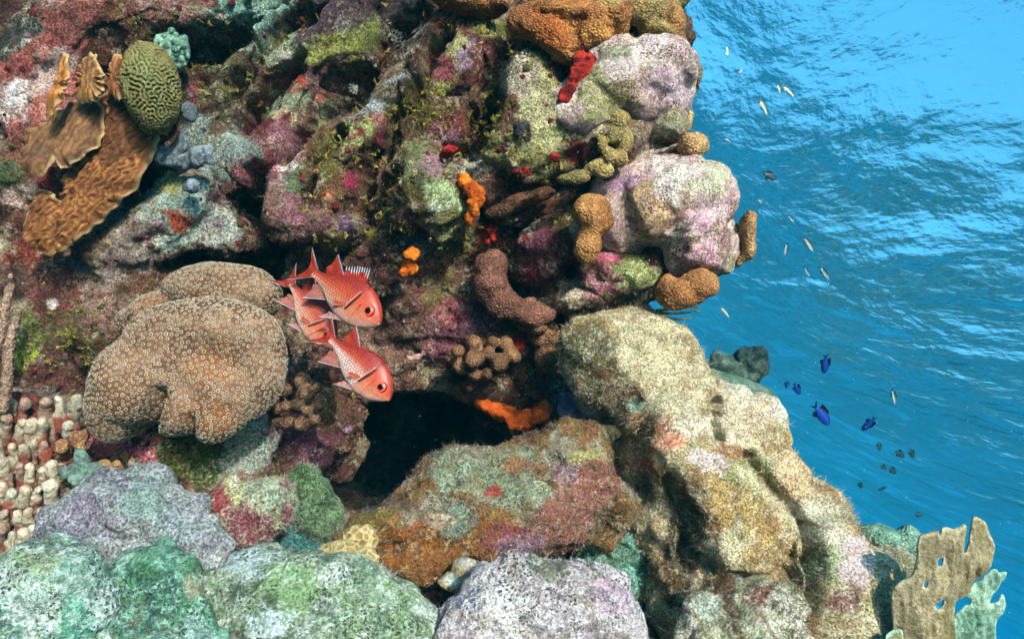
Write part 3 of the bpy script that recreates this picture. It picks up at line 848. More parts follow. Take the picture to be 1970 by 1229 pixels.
# ------------------------------------------------------------------ pale lobes on the right edge of the reef
LIL = ['8a6c62', 'a48a78', 'b49898', 'bca4a4', 'a89878', 'c8b8b2']
LIL2 = ['7a5a50', 'c8b4a8', '8c8458', 'd8c4c4', 'a8808c']
_, v, f = rock('dead_coral', 'pale pink speckled dead coral lobe beside the long red sponge', 'coral',
     [(1235, 155, 0.99, 105, 72, 10, 80), (1180, 115, 0.99, 62, 42, 30, 55), (1285, 130, 1.0, 60, 55, 0, 60), (1270, 195, 1.0, 75, 40, 22, 55), (1150, 200, 1.0, 85, 55, 20, 60), (1250, 95, 1.01, 45, 28, 0, 40)],
     M_LOBE, LIL, [(1165, 190, 60, '8e8e54', 50), (1140, 150, 30, '95955c'), (1290, 170, 50, 'd8bcc0'), (1180, 100, 40, '7c8a6a', 20), (1250, 80, 40, 'd8ccc4'), (1230, 215, 60, 'a88880', 20)], seed=21, altpal=LIL2, disp=(('fbm', 14, 0.010), ('lump', 24, 0.006), ('fbm', 60, 0.003)))
turf(_, v, f, 1800, 0.005, 0.0006, TURF_PAL, None, seed=8)
_, v, f = rock('dead_coral', 'broad pink and cream dead coral lobe above the kidney shaped brown coral', 'coral',
     [(1300, 395, 0.99, 105, 80, 0, 85), (1362, 380, 1.0, 48, 62, 0, 55), (1335, 470, 1.0, 62, 70, 0, 60), (1220, 420, 1.02, 110, 70, 10, 65), (1250, 350, 1.02, 100, 42, 15, 55), (1180, 360, 1.03, 55, 38, 20, 45), (1320, 335, 1.0, 40, 30, 0, 40)],
     M_LOBE, LIL, [(1200, 350, 40, 'b088a8', 18, 15), (1260, 400, 50, 'b49468'), (1240, 470, 60, 'c8a884', 30), (1310, 450, 60, 'e0d0bc', 24, 35), (1355, 490, 26, 'dca8b8'), (1345, 420, 30, 'd8b0b8'), (1290, 355, 40, 'd4cec0'), (1360, 345, 40, 'b8bc9c')], seed=22, altpal=LIL2, disp=(('fbm', 14, 0.010), ('lump', 22, 0.007), ('fbm', 60, 0.003)))
turf(_, v, f, 1800, 0.005, 0.0006, TURF_PAL, None, seed=9)
rock('dead_coral', 'small olive coral lobe tucked between the two pale lobes', 'coral',
     [(1285, 240, 1.01, 45, 30, 20, 40), (1240, 255, 1.03, 50, 30, 20, 40)], M_LOBE, ['7c7a50', '8c8a60', '9a7c74', '6c6044'], [(1290, 235, 26, '8a9468')], seed=23, altpal=LIL2)
rock('dead_coral', 'green crusted coral finger carrying a round tan coral cap', 'coral',
     [(1285, 290, 1.01, 48, 20, 25, 34), (1245, 305, 1.02, 45, 20, 20, 34)], M_LOBE, ['8a9468', 'a4a880', 'b0a090', '9a7c74'], seed=24, altpal=LIL2)
rock('dead_coral', 'green and pink lobe at the outer tip of the reef', 'coral',
     [(1402, 480, 1.02, 36, 58, -22, 40), (1390, 450, 1.03, 30, 40, 0, 40), (1385, 510, 1.03, 25, 30, 0, 30)], M_LOBE, ['8a9460', 'a8a088', 'c0a0a4', '7c7848'], [(1405, 430, 20, 'bcb4a0')], seed=25, altpal=LIL2)

TAN = ('8c6030', '9c6e3a', '946638', '80542a')
brown('crust_coral', 'thin olive brown coral cap on the pale pink speckled lobe', [(1335, 142, 1.01, 14, 36, 12, 30)], ('7c7444', '8a7c4c', '74683c'), seed=31)
brown('crust_coral', 'round tan coral cap on the green crusted finger', [(1335, 287, 1.0, 24, 26, 0, 26), (1318, 280, 1.0, 14, 18, 0, 18)], ('94724a', 'a48054', '7c6a44', 'a8865a'), seed=32)
brown('crust_coral', 'long tan coral cap on the lobe at the reef tip', [(1437, 445, 1.0, 17, 40, -8, 28), (1425, 490, 1.01, 12, 30, -20, 22), (1438, 480, 1.0, 14, 26, -15, 20)], ('94724a', '9c7a50', '84643c'), seed=33)
brown('crust_coral', 'small yellow coral cap on the broad cream lobe', [(1404, 368, 1.0, 12, 26, 0, 20)], ('b09858', 'c0a868'), seed=34)
brown('crust_coral', 'tiny yellowish coral cap on the olive lobe', [(1322, 232, 1.0, 9, 24, -14, 18)], ('a89450', 'b8a060'), seed=35)

# ------------------------------------------------------------------ living brown corals
BR = ('845224', '94602c', '8c5a2a', '784a20')
brown('brown_coral', 'large lobed orange brown coral plate at the top of the reef',
      [(1100, 30, 0.985, 100, 40, 4, 36), (1045, 55, 0.98, 60, 34, -28, 30), (1182, 15, 0.97, 30, 42, 12, 40), (1008, 42, 0.985, 32, 13, 18, 22), (1085, 92, 0.985, 38, 26, -30, 24), (1140, 62, 0.975, 58, 26, 38, 30), (1095, 20, 0.965, 70, 16, -4, 26), (1150, 30, 0.965, 26, 26, 0, 26), (1070, 70, 0.975, 40, 30, -40, 26), (1090, -25, 1.0, 90, 34, 0, 50)], BR, seed=41,
      patches=[(1180, -5, 40, '8a7440', 20), (1110, 110, 26, 'a87c48', 8), (1060, 60, 40, '8a4c18'), (1150, 70, 30, 'a87434')], amp=0.007)
brown('brown_coral', 'small brown coral mound left of the large lobed plate', [(915, 8, 1.05, 58, 24, 0, 45), (890, -10, 1.05, 60, 30, 0, 45)], BR, seed=42)
brown('brown_coral', 'stack of brown coral columns with green edges at the outer reef top',
      [(1250, 25, 1.0, 45, 34, 10, 40), (1290, 50, 1.02, 30, 42, 10, 36), (1262, 62, 1.0, 44, 22, -18, 30), (1302, 82, 1.02, 20, 22, 0, 24), (1225, 10, 1.01, 40, 30, 0, 34), (1285, -10, 1.03, 40, 40, 0, 40)], ('866030', '7c6a3c', '8a7444', '70602f'), seed=43)
brown('brown_coral', 'peanut shaped brown coral on the cream lobe', [(1140, 408, 0.965, 40, 36, -20, 34), (1148, 425, 0.965, 32, 34, 0, 30), (1130, 475, 0.965, 25, 30, -25, 26), (1135, 450, 0.97, 22, 20, 0, 22)], TAN, seed=44)
brown('brown_coral', 'kidney shaped orange brown coral under the cream lobe', [(1345, 550, 0.96, 39, 36, 20, 34), (1302, 562, 0.96, 40, 32, -10, 32), (1284, 543, 0.97, 20, 18, 0, 22), (1322, 575, 0.96, 40, 18, 0, 26)], TAN, seed=45)
brown('brown_coral', 'chain of olive brown coral knobs between the speckled lobes',
      [(1188, 232, 0.975, 26, 22, 40, 22), (1178, 262, 0.97, 14, 18, 0, 16), (1200, 272, 0.97, 16, 24, 0, 18), (1158, 280, 0.965, 11, 15, 0, 14), (1172, 300, 0.965, 14, 16, 0, 16), (1190, 305, 0.97, 16, 18, 0, 18), (1145, 320, 0.97, 24, 14, 20, 16), (1160, 330, 0.97, 20, 16, 0, 16), (1112, 342, 0.975, 26, 14, 5, 16), (1088, 345, 0.98, 18, 10, 0, 14), (1150, 262, 0.97, 9, 9, 0, 10)],
      ('74683c', '80703f', '8a7444', '685a34'), seed=46, amp=0.002, voxel=0.0022)
brown('brown_coral', 'dark brown curved coral hanging under the overhang',
      [(945, 512, 1.06, 34, 34, 0, 36), (946, 552, 1.05, 38, 36, 0, 38), (975, 585, 1.05, 46, 34, -25, 38), (1025, 600, 1.06, 46, 30, -5, 34), (1062, 590, 1.08, 34, 22, 10, 28)], ('6a4434', '744c3a', '5e3c2e'), seed=47)
DK = ('6a4a2e', '76553a', '5c4028')
brown('knobby_coral', 'cluster of round brown coral knobs at the cave roof', knobs(935, 690, 62, 36, 1.06, 17, 16, 3), DK, seed=48, amp=0.0012, voxel=0.0024, smooth=2)
brown('knobby_coral', 'brown knobbed coral pad beside the mouth of the cave', [(1048, 645, 1.1, 34, 28, 0, 30), (1052, 690, 1.1, 26, 32, 0, 26)] + knobs(1030, 628, 34, 12, 1.07, 12, 5, 6), DK, seed=49, amp=0.0015, voxel=0.0024, smooth=2)
brown('knobby_coral', 'dim cluster of brown knobs below the big star coral', knobs(568, 775, 55, 46, 1.0, 14, 22, 9), ('5c4430', '6a5038', '4c3826'), seed=50, amp=0.0012, voxel=0.0024, smooth=2)
brown('brown_coral', 'dark brown coral sheet in the crevice under the olive shoulder', [(1010, 385, 1.03, 62, 17, 16, 26), (965, 405, 1.03, 34, 15, 14, 24)], ('55361f', '5c3c22', '4a2e1a'), seed=51)

# ------------------------------------------------------------------ sponges
def sponge(label, bl, pal, seed, name='sponge', voxel=0.0022, disp=(('fbm', 30, 0.007), ('ridge', 60, 0.005), ('fbm', 120, 0.002))):
    return rock(name, label, 'sponge', bl, M_SPONGE, pal, (), voxel, disp, seed, jit=0.3, smooth=2)
RED = ['5c0e0c', '84160f', '962418', '480a0a']
sponge('long ragged scarlet sponge in the cleft under the brown plate', [(1128, 128, 0.965, 30, 22, 62, 9), (1112, 152, 0.96, 38, 20, 58, 9), (1092, 182, 0.965, 24, 15, 45, 9), (1140, 145, 0.965, 10, 34, -8, 8), (1108, 172, 0.962, 22, 22, 0, 9), (1080, 196, 0.97, 12, 9, 20, 8), (1125, 165, 0.965, 16, 14, 0, 8)], RED, 61)
sponge('small round red sponge on the olive shoulder', [(1067, 300, 0.96, 11, 11, 0, 10), (1071, 307, 0.96, 8, 9, 0, 8)], RED, 62)
sponge('ragged red sponge lower on the olive shoulder', [(1013, 325, 0.965, 15, 8, 0, 10), (1020, 336, 0.965, 7, 10, 0, 8), (1002, 332, 0.97, 8, 7, 0, 8)], RED, 63)
sponge('red sponge wedge on the mauve ridge', [(868, 292, 1.02, 18, 9, 25, 14), (855, 298, 1.03, 8, 6, 0, 10)], RED, 64)
sponge('red sponge under the pale green algae lobe', [(945, 448, 1.06, 12, 20, 0, 14), (930, 470, 1.06, 8, 6, 0, 8)], RED, 65)
sponge('dull red sponge patch above the knobby cave roof coral', [(975, 660, 1.12, 28, 9, -15, 14), (995, 668, 1.11, 10, 6, 0, 8)], ['6c1412', '8a2018', 'a83018'], 66)
ORG = ['b05008', 'c0600e', '9c4206', 'c86c16']
sponge('bright orange sponge running down beside the pale green lobe', [(893, 348, 1.0, 14, 14, 0, 12), (906, 368, 0.995, 15, 20, 20, 12), (922, 366, 1.0, 10, 10, 0, 10), (908, 395, 0.995, 14, 22, 0, 12), (904, 418, 1.0, 8, 14, 0, 9), (920, 385, 1.0, 8, 12, 0, 9)], ORG, 67)
sponge('orange sponge patch above the red fish', [(795, 492, 1.04, 14, 16, 0, 14), (788, 512, 1.05, 13, 14, 0, 12), (778, 522, 1.05, 8, 8, 0, 10)], ORG, 68)
sponge('dull orange sponge ledge along the cave mouth', [(935, 782, 1.16, 26, 10, -20, 20), (968, 795, 1.15, 26, 12, -15, 20), (1003, 808, 1.14, 30, 16, 0, 20), (1036, 800, 1.13, 22, 14, 30, 18), (1048, 784, 1.13, 11, 16, 0, 14)], ['a84a10', '96420e', 'b8541a'], 69)
GRY = ['4c5658', '5c6668', '444c50', '68747a']
for lab, bl, sd in (('grey ear shaped sponge below the brain coral', [(318, 298, 1.04, 28, 18, -20, 8), (345, 316, 1.04, 40, 12, -5, 8), (386, 300, 1.03, 26, 18, 30, 9), (345, 278, 1.045, 17, 24, -30, 8), (400, 308, 1.035, 14, 8, -20, 7), (360, 308, 1.035, 26, 14, 20, 8)], 71),
                    ('small grey knob sponge beside the brain coral', [(358, 212, 1.02, 17, 15, 20, 15), (366, 218, 1.02, 8, 13, 0, 12)], 72),
                    ('pale grey button sponge below the grey ear sponge', [(368, 360, 1.03, 17, 13, 15, 12)], 73)):
    rock('sponge', lab, 'sponge', bl, M_SMOOTH, GRY, (), 0.0022, (('fbm', 40, 0.005), ('fbm', 110, 0.0015)), sd, jit=0.3)
sponge('black ragged sponge on the olive shoulder', [(1008, 248, 0.985, 18, 12, 10, 12), (1018, 262, 0.985, 12, 12, 0, 10), (1000, 258, 0.985, 10, 8, 0, 9)], ['2c2e34', '3a3c44', '202226'], 74)
rock('sponge', 'grey lavender sponge in the gap beside the pale ridge', 'sponge', [(1100, 785, 1.08, 26, 34, 20, 24)], M_SMOOTH, ['70748a', '8088a0', '5c6074'], (), 0.003, (('fbm', 30, 0.004),), 75)

# ------------------------------------------------------------------ star coral with polyps
def poisson_on(v, f, n, rmin, seed, front=True):
    r = np.random.default_rng(seed)
    nrm = np.cross(v[f[:, 2]] - v[f[:, 0]], v[f[:, 3]] - v[f[:, 1]])
    ar = np.linalg.norm(nrm, axis=1); nrm /= ar[:, None] + 1e-12
    fc = v[f].mean(1); tc = CAM - fc; tc /= np.linalg.norm(tc, axis=1, keepdims=True)
    w = ar * ((nrm * tc).sum(1) > -0.25)
    k = r.choice(len(f), n, p=w / w.sum())
    uv = r.random((n, 2)) * 0.5
    p = v[f[k, 0]] + uv[:, :1] * (v[f[k, 1]] - v[f[k, 0]]) + uv[:, 1:] * (v[f[k, 3]] - v[f[k, 0]])
    grid, keep = {}, []
    for i in range(n):
        q = p[i]; key = tuple((q / rmin).astype(int)); ok = True
        for a in (-1, 0, 1):
            for b in (-1, 0, 1):
                for c in (-1, 0, 1):
                    for j in grid.get((key[0] + a, key[1] + b, key[2] + c), ()):
                        if ((p[j] - q) ** 2).sum() < rmin * rmin: ok = False; break
                    if not ok: break
                if not ok: break
            if not ok: break
        if ok:
            grid.setdefault(key, []).append(i); keep.append(i)
    vnm = vnormals(v, f)
    return p[keep], vnm[f[k[keep], 0]]

def polyps(parent, v, f, n, rmin, rad, seed, rim, cup):
    p, nn = poisson_on(v, f, n, rmin, seed)
    r = np.random.default_rng(seed)
    m = len(p)
    a = np.cross(nn, r.normal(size=(m, 3))); a /= np.linalg.norm(a, axis=1, keepdims=True)
    b = np.cross(nn, a)
    R0 = rad * r.uniform(0.7, 1.15, (m, 1, 1))
    sg = 12
    th = np.linspace(0, 2 * math.pi, sg, endpoint=False)
    cs, sn = np.cos(th)[None, :, None], np.sin(th)[None, :, None]
    rings = ((1.12, -0.25), (0.92, 0.30), (0.72, 0.30), (0.52, -0.02))
    V = []
    for q, (rr, h) in enumerate(rings):
        wob = 1 + (0.10 * (np.arange(sg) % 2) if q in (1, 2) else 0)
        wob = np.broadcast_to(wob, (sg,))[None, :, None]
        V.append(p[:, None] + R0 * rr * wob * (cs * a[:, None] + sn * b[:, None]) + R0 * h * nn[:, None])
    V.append(p[:, None] + R0 * 0.02 * nn[:, None])
    V = np.concatenate(V, 1)
    per = sg * 4 + 1
    i = np.arange(sg); j = (i + 1) % sg
    Q = np.concatenate([np.stack([i + sg * k, j + sg * k, j + sg * (k + 1), i + sg * (k + 1)], 1) for k in range(3)])
    T = np.stack([i + sg * 3, j + sg * 3, np.full(sg, sg * 4)], 1)
    FQ = (np.arange(m)[:, None, None] * per + Q[None]).reshape(-1, 4)
    FT = (np.arange(m)[:, None, None] * per + T[None]).reshape(-1, 3)
    col = np.zeros((m, per, 3))
    rimc = lin(rim)[None, None] * r.uniform(0.75, 1.15, (m, 1, 1)); cc = lin(cup)[None, None] * r.uniform(0.8, 1.2, (m, 1, 1))
    col[:, :sg] = cc; col[:, sg:3 * sg] = rimc; col[:, 3 * sg:4 * sg] = cc * 0.8; col[:, 4 * sg:] = rimc * 0.55
    # septa: alternate rim vertices darker
    col[:, 2 * sg:3 * sg:2] *= 0.6
    o = mk('polyps', V.reshape(-1, 3), [FQ, FT], M_PLAINC, parent=parent, col=col.reshape(-1, 3))
    return tag(o, 'pale ring shaped polyps dotted over brown tissue', kind='stuff')
M_PLAINC = plain_mat('polyp_tissue', 0.6, 0.25)

def star(label, bl, seed, patches, n, rmin=0.0050, rad=0.0023):
    v, f = organic(bl, 0.0034, (('fbm', 7, 0.008), ('fbm', 24, 0.002)), 0.06, 22, seed)
    v = carve(v, [([(390, 680), (450, 720)], 46, .022), ([(275, 860), (285, 800), (300, 760)], 15, .035), ([(352, 870), (362, 810)], 13, .03), ([(240, 700), (330, 650)], 30, .008)])
    v = relax(v, f, 4)
    c = jitter(paint(v, ['5c3e28', '684a34', '70543e', '543824'], patches, 8, seed), v, 0.1, 60)
    o = mk('star_coral', v, f, M_STAR, col=c)
    tag(o, label, 'coral')
    polyps(o, v, f, n, rmin, rad, seed, '98907a', '523824')
star('huge brown star coral boulder dotted with pale ring polyps', [
    (395, 665, 0.90, 155, 92, 4, 90), (290, 725, 0.89, 118, 84, 20, 84), (455, 715, 0.90, 98, 110, -8, 84), (228, 775, 0.90, 54, 78, -6, 58),
    (345, 775, 0.885, 78, 62, 0, 62), (425, 795, 0.89, 62, 50, 25, 48)], 81,
    [(410, 800, 60, '744622', 34), (400, 700, 60, '6c4426', 50)], 24000)
star('rear lobe of brown star coral beside the soldierfish', [(430, 560, 1.02, 122, 66, -6, 70), (330, 592, 1.04, 84, 42, 14, 50), (270, 622, 1.06, 46, 34, 0, 40)], 82,
    [(300, 590, 60, '74482a', 36)], 14000)

# ------------------------------------------------------------------ brain coral
def labyrinth(n, lam, seed):
    r = np.random.default_rng(seed)
    k = np.fft.fftfreq(n); kx, ky = np.meshgrid(k, k, indexing='ij'); kr = np.sqrt(kx ** 2 + ky ** 2)
    H = np.exp(-((kr - 1 / lam) / (0.30 / lam)) ** 2)
    u = r.normal(size=(n, n))
    for _ in range(5):
        u = np.real(np.fft.ifft2(np.fft.fft2(u) * H)); u = np.tanh(2.2 * u / u.std())
    return u
def brain():
    g, f = ico(7)
    ang = math.radians(6)
    d = 0.985; s = d / FPX
    a, b, c = 50, 86, 54
    e1 = math.cos(ang) * RT + math.sin(ang) * UP; e2 = -math.sin(ang) * RT + math.cos(ang) * UP
    cx, cy = 292, 170
    q = np.arccos(np.clip(g[:, 2], -1, 1)); az = np.arctan2(g[:, 1], g[:, 0])
    u = 75 * q * np.cos(az) / 1.3 + 0.0; w = 110 * q * np.sin(az) / 1.3
    T = labyrinth(512, 8.6, 4)
    uu, ww = (u * 1.0 + 256) % 511, (w * 1.0 + 256) % 511
    i, j = uu.astype(int), ww.astype(int); fu, fw_ = uu - i, ww - j
    h = T[i, j] * (1 - fu) * (1 - fw_) + T[i + 1, j] * fu * (1 - fw_) + T[i, j + 1] * (1 - fu) * fw_ + T[i + 1, j + 1] * fu * fw_
    base = g * (1 + 0.05 * fbm(g * 2, 3, 9))[:, None]
    v = P(cx, cy, d) + s * (a * base[:, :1] * e1 + b * base[:, 1:2] * e2 - c * base[:, 2:3] * FW)
    n = vnormals(v, f)
    groove = np.abs(h)
    hh = np.where(h > 0, 1.0 - 0.35 * (h > 0.75), -1.0) * np.minimum(groove * 1.6, 1)
    v = v + n * (0.0022 * hh)[:, None]
    ridge, valley = lin('6c5c30'), lin('34482a')
    t = sstep(-0.5, 0.6, h)[:, None]
    col = valley * (1 - t) + ridge * t
    rimm = (sstep(0.1, 0.35, h) * (1 - sstep(0.45, 0.75, h)))[:, None]
    col = col * (1 - 0.5 * rimm) + lin('6c8450') * 0.5 * rimm
    tag(mk('brain_coral', v, f, M_PLAINC, col=jitter(col, v, 0.15, 60)), 'green oval brain coral with winding ridges beside the brown plates', 'coral')
brain()
rock('knobby_coral', 'pale green beaded coral half hidden behind the brain coral', 'coral', [(335, 105, 1.07, 24, 38, -15, 26), (318, 85, 1.08, 20, 18, 0, 20)] + [(a_, b_, d_ - 0.02, r_, r_, 0, r_) for a_, b_, d_, r_, *_ in knobs(334, 98, 27, 40, 1.065, 6.5, 60, 4)], M_SMOOTH, ['64846c', '74947c', '587864'], (), 0.0018, (), 91, smooth=1)

# ------------------------------------------------------------------ plate corals
def plate(label, loop, d, thick, bow, tilt, ridge, seed, pal=('5c3818', '7a4c24', '8a5a2e', '6c4220'), scal=2.0, adir=50, twist=0.0):
    x, y, t, f, sm = sheet([loop], thick, 1.7, scal, seed)
    ed = edge_dist(x, y, sm[0])
    c = sm[0].mean(0)
    s = d / FPX
    mx = ed.max()
    an = math.radians(adir)
    al = (x - c[0]) * math.cos(an) - (y - c[1]) * math.sin(an)
    ac = (x - c[0]) * math.sin(an) + (y - c[1]) * math.cos(an)
    p3 = np.stack([al * 0.075, ac * 0.10, np.zeros_like(x)], 1)
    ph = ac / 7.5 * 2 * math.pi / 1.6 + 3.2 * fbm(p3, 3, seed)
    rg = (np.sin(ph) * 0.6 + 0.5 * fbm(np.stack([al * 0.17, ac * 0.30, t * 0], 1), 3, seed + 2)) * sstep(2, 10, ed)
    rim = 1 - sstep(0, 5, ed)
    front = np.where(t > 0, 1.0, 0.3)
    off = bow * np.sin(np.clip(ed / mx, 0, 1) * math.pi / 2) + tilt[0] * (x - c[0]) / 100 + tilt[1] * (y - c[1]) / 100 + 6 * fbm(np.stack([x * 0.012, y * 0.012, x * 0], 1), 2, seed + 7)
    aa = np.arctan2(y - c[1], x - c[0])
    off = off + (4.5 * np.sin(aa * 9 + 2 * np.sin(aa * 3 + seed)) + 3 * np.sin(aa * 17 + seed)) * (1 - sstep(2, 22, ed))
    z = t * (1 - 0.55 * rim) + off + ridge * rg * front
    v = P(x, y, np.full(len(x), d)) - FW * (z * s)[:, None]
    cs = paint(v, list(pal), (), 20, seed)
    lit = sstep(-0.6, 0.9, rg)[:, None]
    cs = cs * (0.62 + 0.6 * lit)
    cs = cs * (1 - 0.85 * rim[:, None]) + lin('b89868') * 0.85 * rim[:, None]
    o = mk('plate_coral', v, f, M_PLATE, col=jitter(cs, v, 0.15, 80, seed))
    return tag(o, label, 'coral')
plate('upright orange brown coral plate with pale edge nearest the pink wall', [(123, 104), (135, 113), (133, 144), (126, 171), (116, 202), (103, 215), (87, 227), (91, 191), (103, 164), (108, 137), (116, 116)], 0.96, 9, 3, (30, 10), 0.8, 1, ('a0642c', 'b07034', '905824'), 1.5, 80)
plate('upright brown coral plate with a frilled tip between two others', [(176, 103), (191, 118), (195, 132), (204, 147), (200, 171), (190, 190), (171, 195), (147, 193), (138, 178), (147, 150), (157, 127)], 0.97, 9, 8, (20, -10), 0.9, 2, ('6c4a28', '7c5830', '8a6236'), 2.2, 80)
plate('narrow brown coral plate touching the brain coral', [(234, 106), (248, 132), (236, 150), (233, 191), (219, 186), (205, 171), (205, 147), (214, 127)], 0.98, 9, 6, (20, -10), 0.9, 3, ('6c4424', '7a4e2a', '8a5a30'), 2.0, 80)
plate('rounded brown coral plate with two frilled lobes below the upright plates', [(85, 232), (55, 250), (48, 274), (51, 308), (65, 338), (89, 342), (109, 318), (113, 304), (130, 325), (161, 301), (185, 270), (191, 205), (164, 188), (113, 205)], 1.0, 10, 12, (-10, 10), 1.2, 4, ('543820', '644428', '72502e'), 2.0, 60)
plate('broad ridged brown coral sheet sweeping down the left wall', [(240, 185), (303, 258), (300, 290), (280, 330), (255, 365), (215, 400), (170, 440), (130, 470), (90, 490), (65, 478), (48, 455), (42, 435), (60, 405), (75, 368), (100, 370), (118, 385), (125, 350), (150, 315), (185, 275), (200, 205)], 1.03, 12, 16, (-8, -12), 3.4, 5, ('6c4220', '7c4e26', '8c5c30', '5c3818'), 2.2, 48)

# ------------------------------------------------------------------ big pale ridge and boulders
RID = ['8a7048', 'a08a5c', 'b8a880', 'cfc2a0', '9c9a68', 'bc9c78', 'dcd2bc']
o, v, f = rock('coral_ridge', 'large pale turf covered ridge running down beside the open water', 'rock', [
    (1180, 695, 1.0, 100, 78, -10, 85), (1245, 690, 1.0, 80, 75, -30, 80), (1290, 790, 0.97, 110, 95, -30, 95), (1400, 815, 0.95, 95, 60, -25, 80), (1468, 815, 0.94, 44, 50, 0, 50),
    (1340, 880, 0.93, 130, 100, -35, 100), (1480, 930, 0.91, 100, 68, -50, 80), (1560, 1000, 0.88, 85, 62, -50, 70), (1420, 1000, 0.89, 120, 100, -45, 90),
    (1600, 1078, 0.84, 85, 80, -60, 75), (1440, 1090, 0.86, 90, 70, -20, 70), (1640, 1150, 0.80, 75, 80, -60, 65), (1600, 1220, 0.8, 90, 90, 0, 80), (1370, 960, 0.93, 70, 110, 0, 80), (1170, 740, 1.04, 70, 80, 0, 60), (1340, 1100, 0.92, 60, 120, 0, 80), (1245, 885, 0.98, 62, 72, 0, 66), (1285, 1000, 0.95, 62, 90, 0, 70), (1300, 1130, 0.92, 62, 90, 0, 66), (1660, 1120, 0.81, 60, 70, -50, 50)],
    M_RIDGE, RID, [(1130, 680, 70, '56583a'), (1190, 760, 70, '5c4a34'), (1240, 640, 60, 'b8b088', 24), (1260, 700, 80, 'c8bc94'), (1300, 780, 60, 'dccfa8', 40), (1250, 830, 50, '9a6a48'), (1230, 890, 30, 'b0583c', 18), (1225, 780, 20, '8ac0b0', 10), (1340, 820, 60, 'e0d4b8', 30), (1440, 800, 60, 'd8c8a8'), (1500, 780, 26, 'e4dccc'), (1400, 880, 40, '8a5634', 26), (1370, 890, 50, 'dcc8c4', 24, -20), (1450, 920, 60, '98a068', 40), (1530, 920, 50, 'd8b88c'), (1480, 950, 70, 'c8b894', 14, -40), (1420, 990, 90, 'b89a5c', 60, -45), (1400, 1050, 60, 'dcd4ac', 40), (1330, 1010, 50, '54482c', 90), (1300, 1080, 40, '3c3422', 90), (1570, 1010, 60, 'd4ccb0'), (1640, 1090, 50, 'dcc8c8', 60), (1580, 1080, 50, 'a0ac80'), (1630, 1150, 40, '7a5a58'), (1540, 860, 40, 'a88c4c', 16, -40), (1290, 850, 30, 'd08468', 16)],  # dark left patches put the cave-side shade of the ridge into its colour
    0.0042, (('fbm', 8, 0.018), ('ridge', 12, 0.010), ('fbm', 40, 0.004)), 101, altpal=['7c6040', 'd0c4a8', '8c8c58', 'e0d8c4', 'a07c58'], pscale=18, cuts=[([(1380, 775), (1378, 815), (1388, 850)], 7, .03), ([(1440, 880), (1480, 930), (1530, 985), (1565, 1030)], 9, .028), ([(1565, 1030), (1575, 1100), (1560, 1180)], 12, .05), ([(1330, 1060), (1400, 1120), (1480, 1125), (1560, 1090)], 12, .05), ([(1290, 930), (1330, 1000), (1320, 1090)], 16, .05)])
turf(o, v, f, 20000, 0.0065, 0.0006, ['b0a070', 'c8bc90', '8a7c48', 'd8d0b0', 'a08458', '74683c'], None, seed=12)
turf(o, v, f, 4000, 0.009, 0.0005, ['8a8a74', 'a8a890', '5c5c44', '3c3c2c'], near([(1150, 700, 70, 1), (1200, 790, 50, 1), (1310, 1040, 60, 1), (1230, 640, 60, .6), (1560, 900, 60, .8), (1620, 1000, 50, .8)]), 'algae_hair', seed=13)

o, v, f = rock('coral_block', 'low crusted block at the foot of the pale ridge', 'rock', [(1420, 1190, 0.78, 95, 75, 10, 70), (1490, 1170, 0.78, 70, 60, 0, 60), (1380, 1230, 0.77, 80, 60, 0, 60), (1480, 1240, 0.77, 90, 60, 0, 60)],
    M_RIDGE, ['5c4c38', '8a8a68', 'b4b49a', '8c7464', 'c8c4b0'], [(1450, 1140, 40, '6c4438', 24), (1360, 1170, 30, 'b8c4b0')], 0.0036, (('fbm', 14, 0.014), ('fbm', 45, 0.006), ('pit', 60, 0.006)), 102, altpal=['4c3428', 'c8c8b4', '7c8a64'])
turf(o, v, f, 3000, 0.008, 0.0006, TURF_PAL, None, seed=14)
o, v, f = rock('coral_block', 'small pale lumpy block between the ridge and the fire coral', 'rock', [(1715, 1110, 0.89, 42, 60, 20, 45), (1700, 1170, 0.88, 60, 70, 0, 50), (1740, 1080, 0.91, 26, 30, 0, 30), (1690, 1240, 0.87, 80, 60, 0, 60)],
    M_RIDGE, ['6c6a4c', 'a8a488', 'c8c0a8', '8a8a68'], [(1704, 1088, 8, 'd84a38'), (1682, 1112, 7, 'd84a38'), (1700, 1200, 40, '4c6a54')], 0.0034, (('fbm', 18, 0.010), ('fbm', 50, 0.005)), 103, altpal=['5c5038', 'd4ccbc', '7c8a64'])
turf(o, v, f, 2000, 0.007, 0.0006, TURF_PAL, None, seed=15)

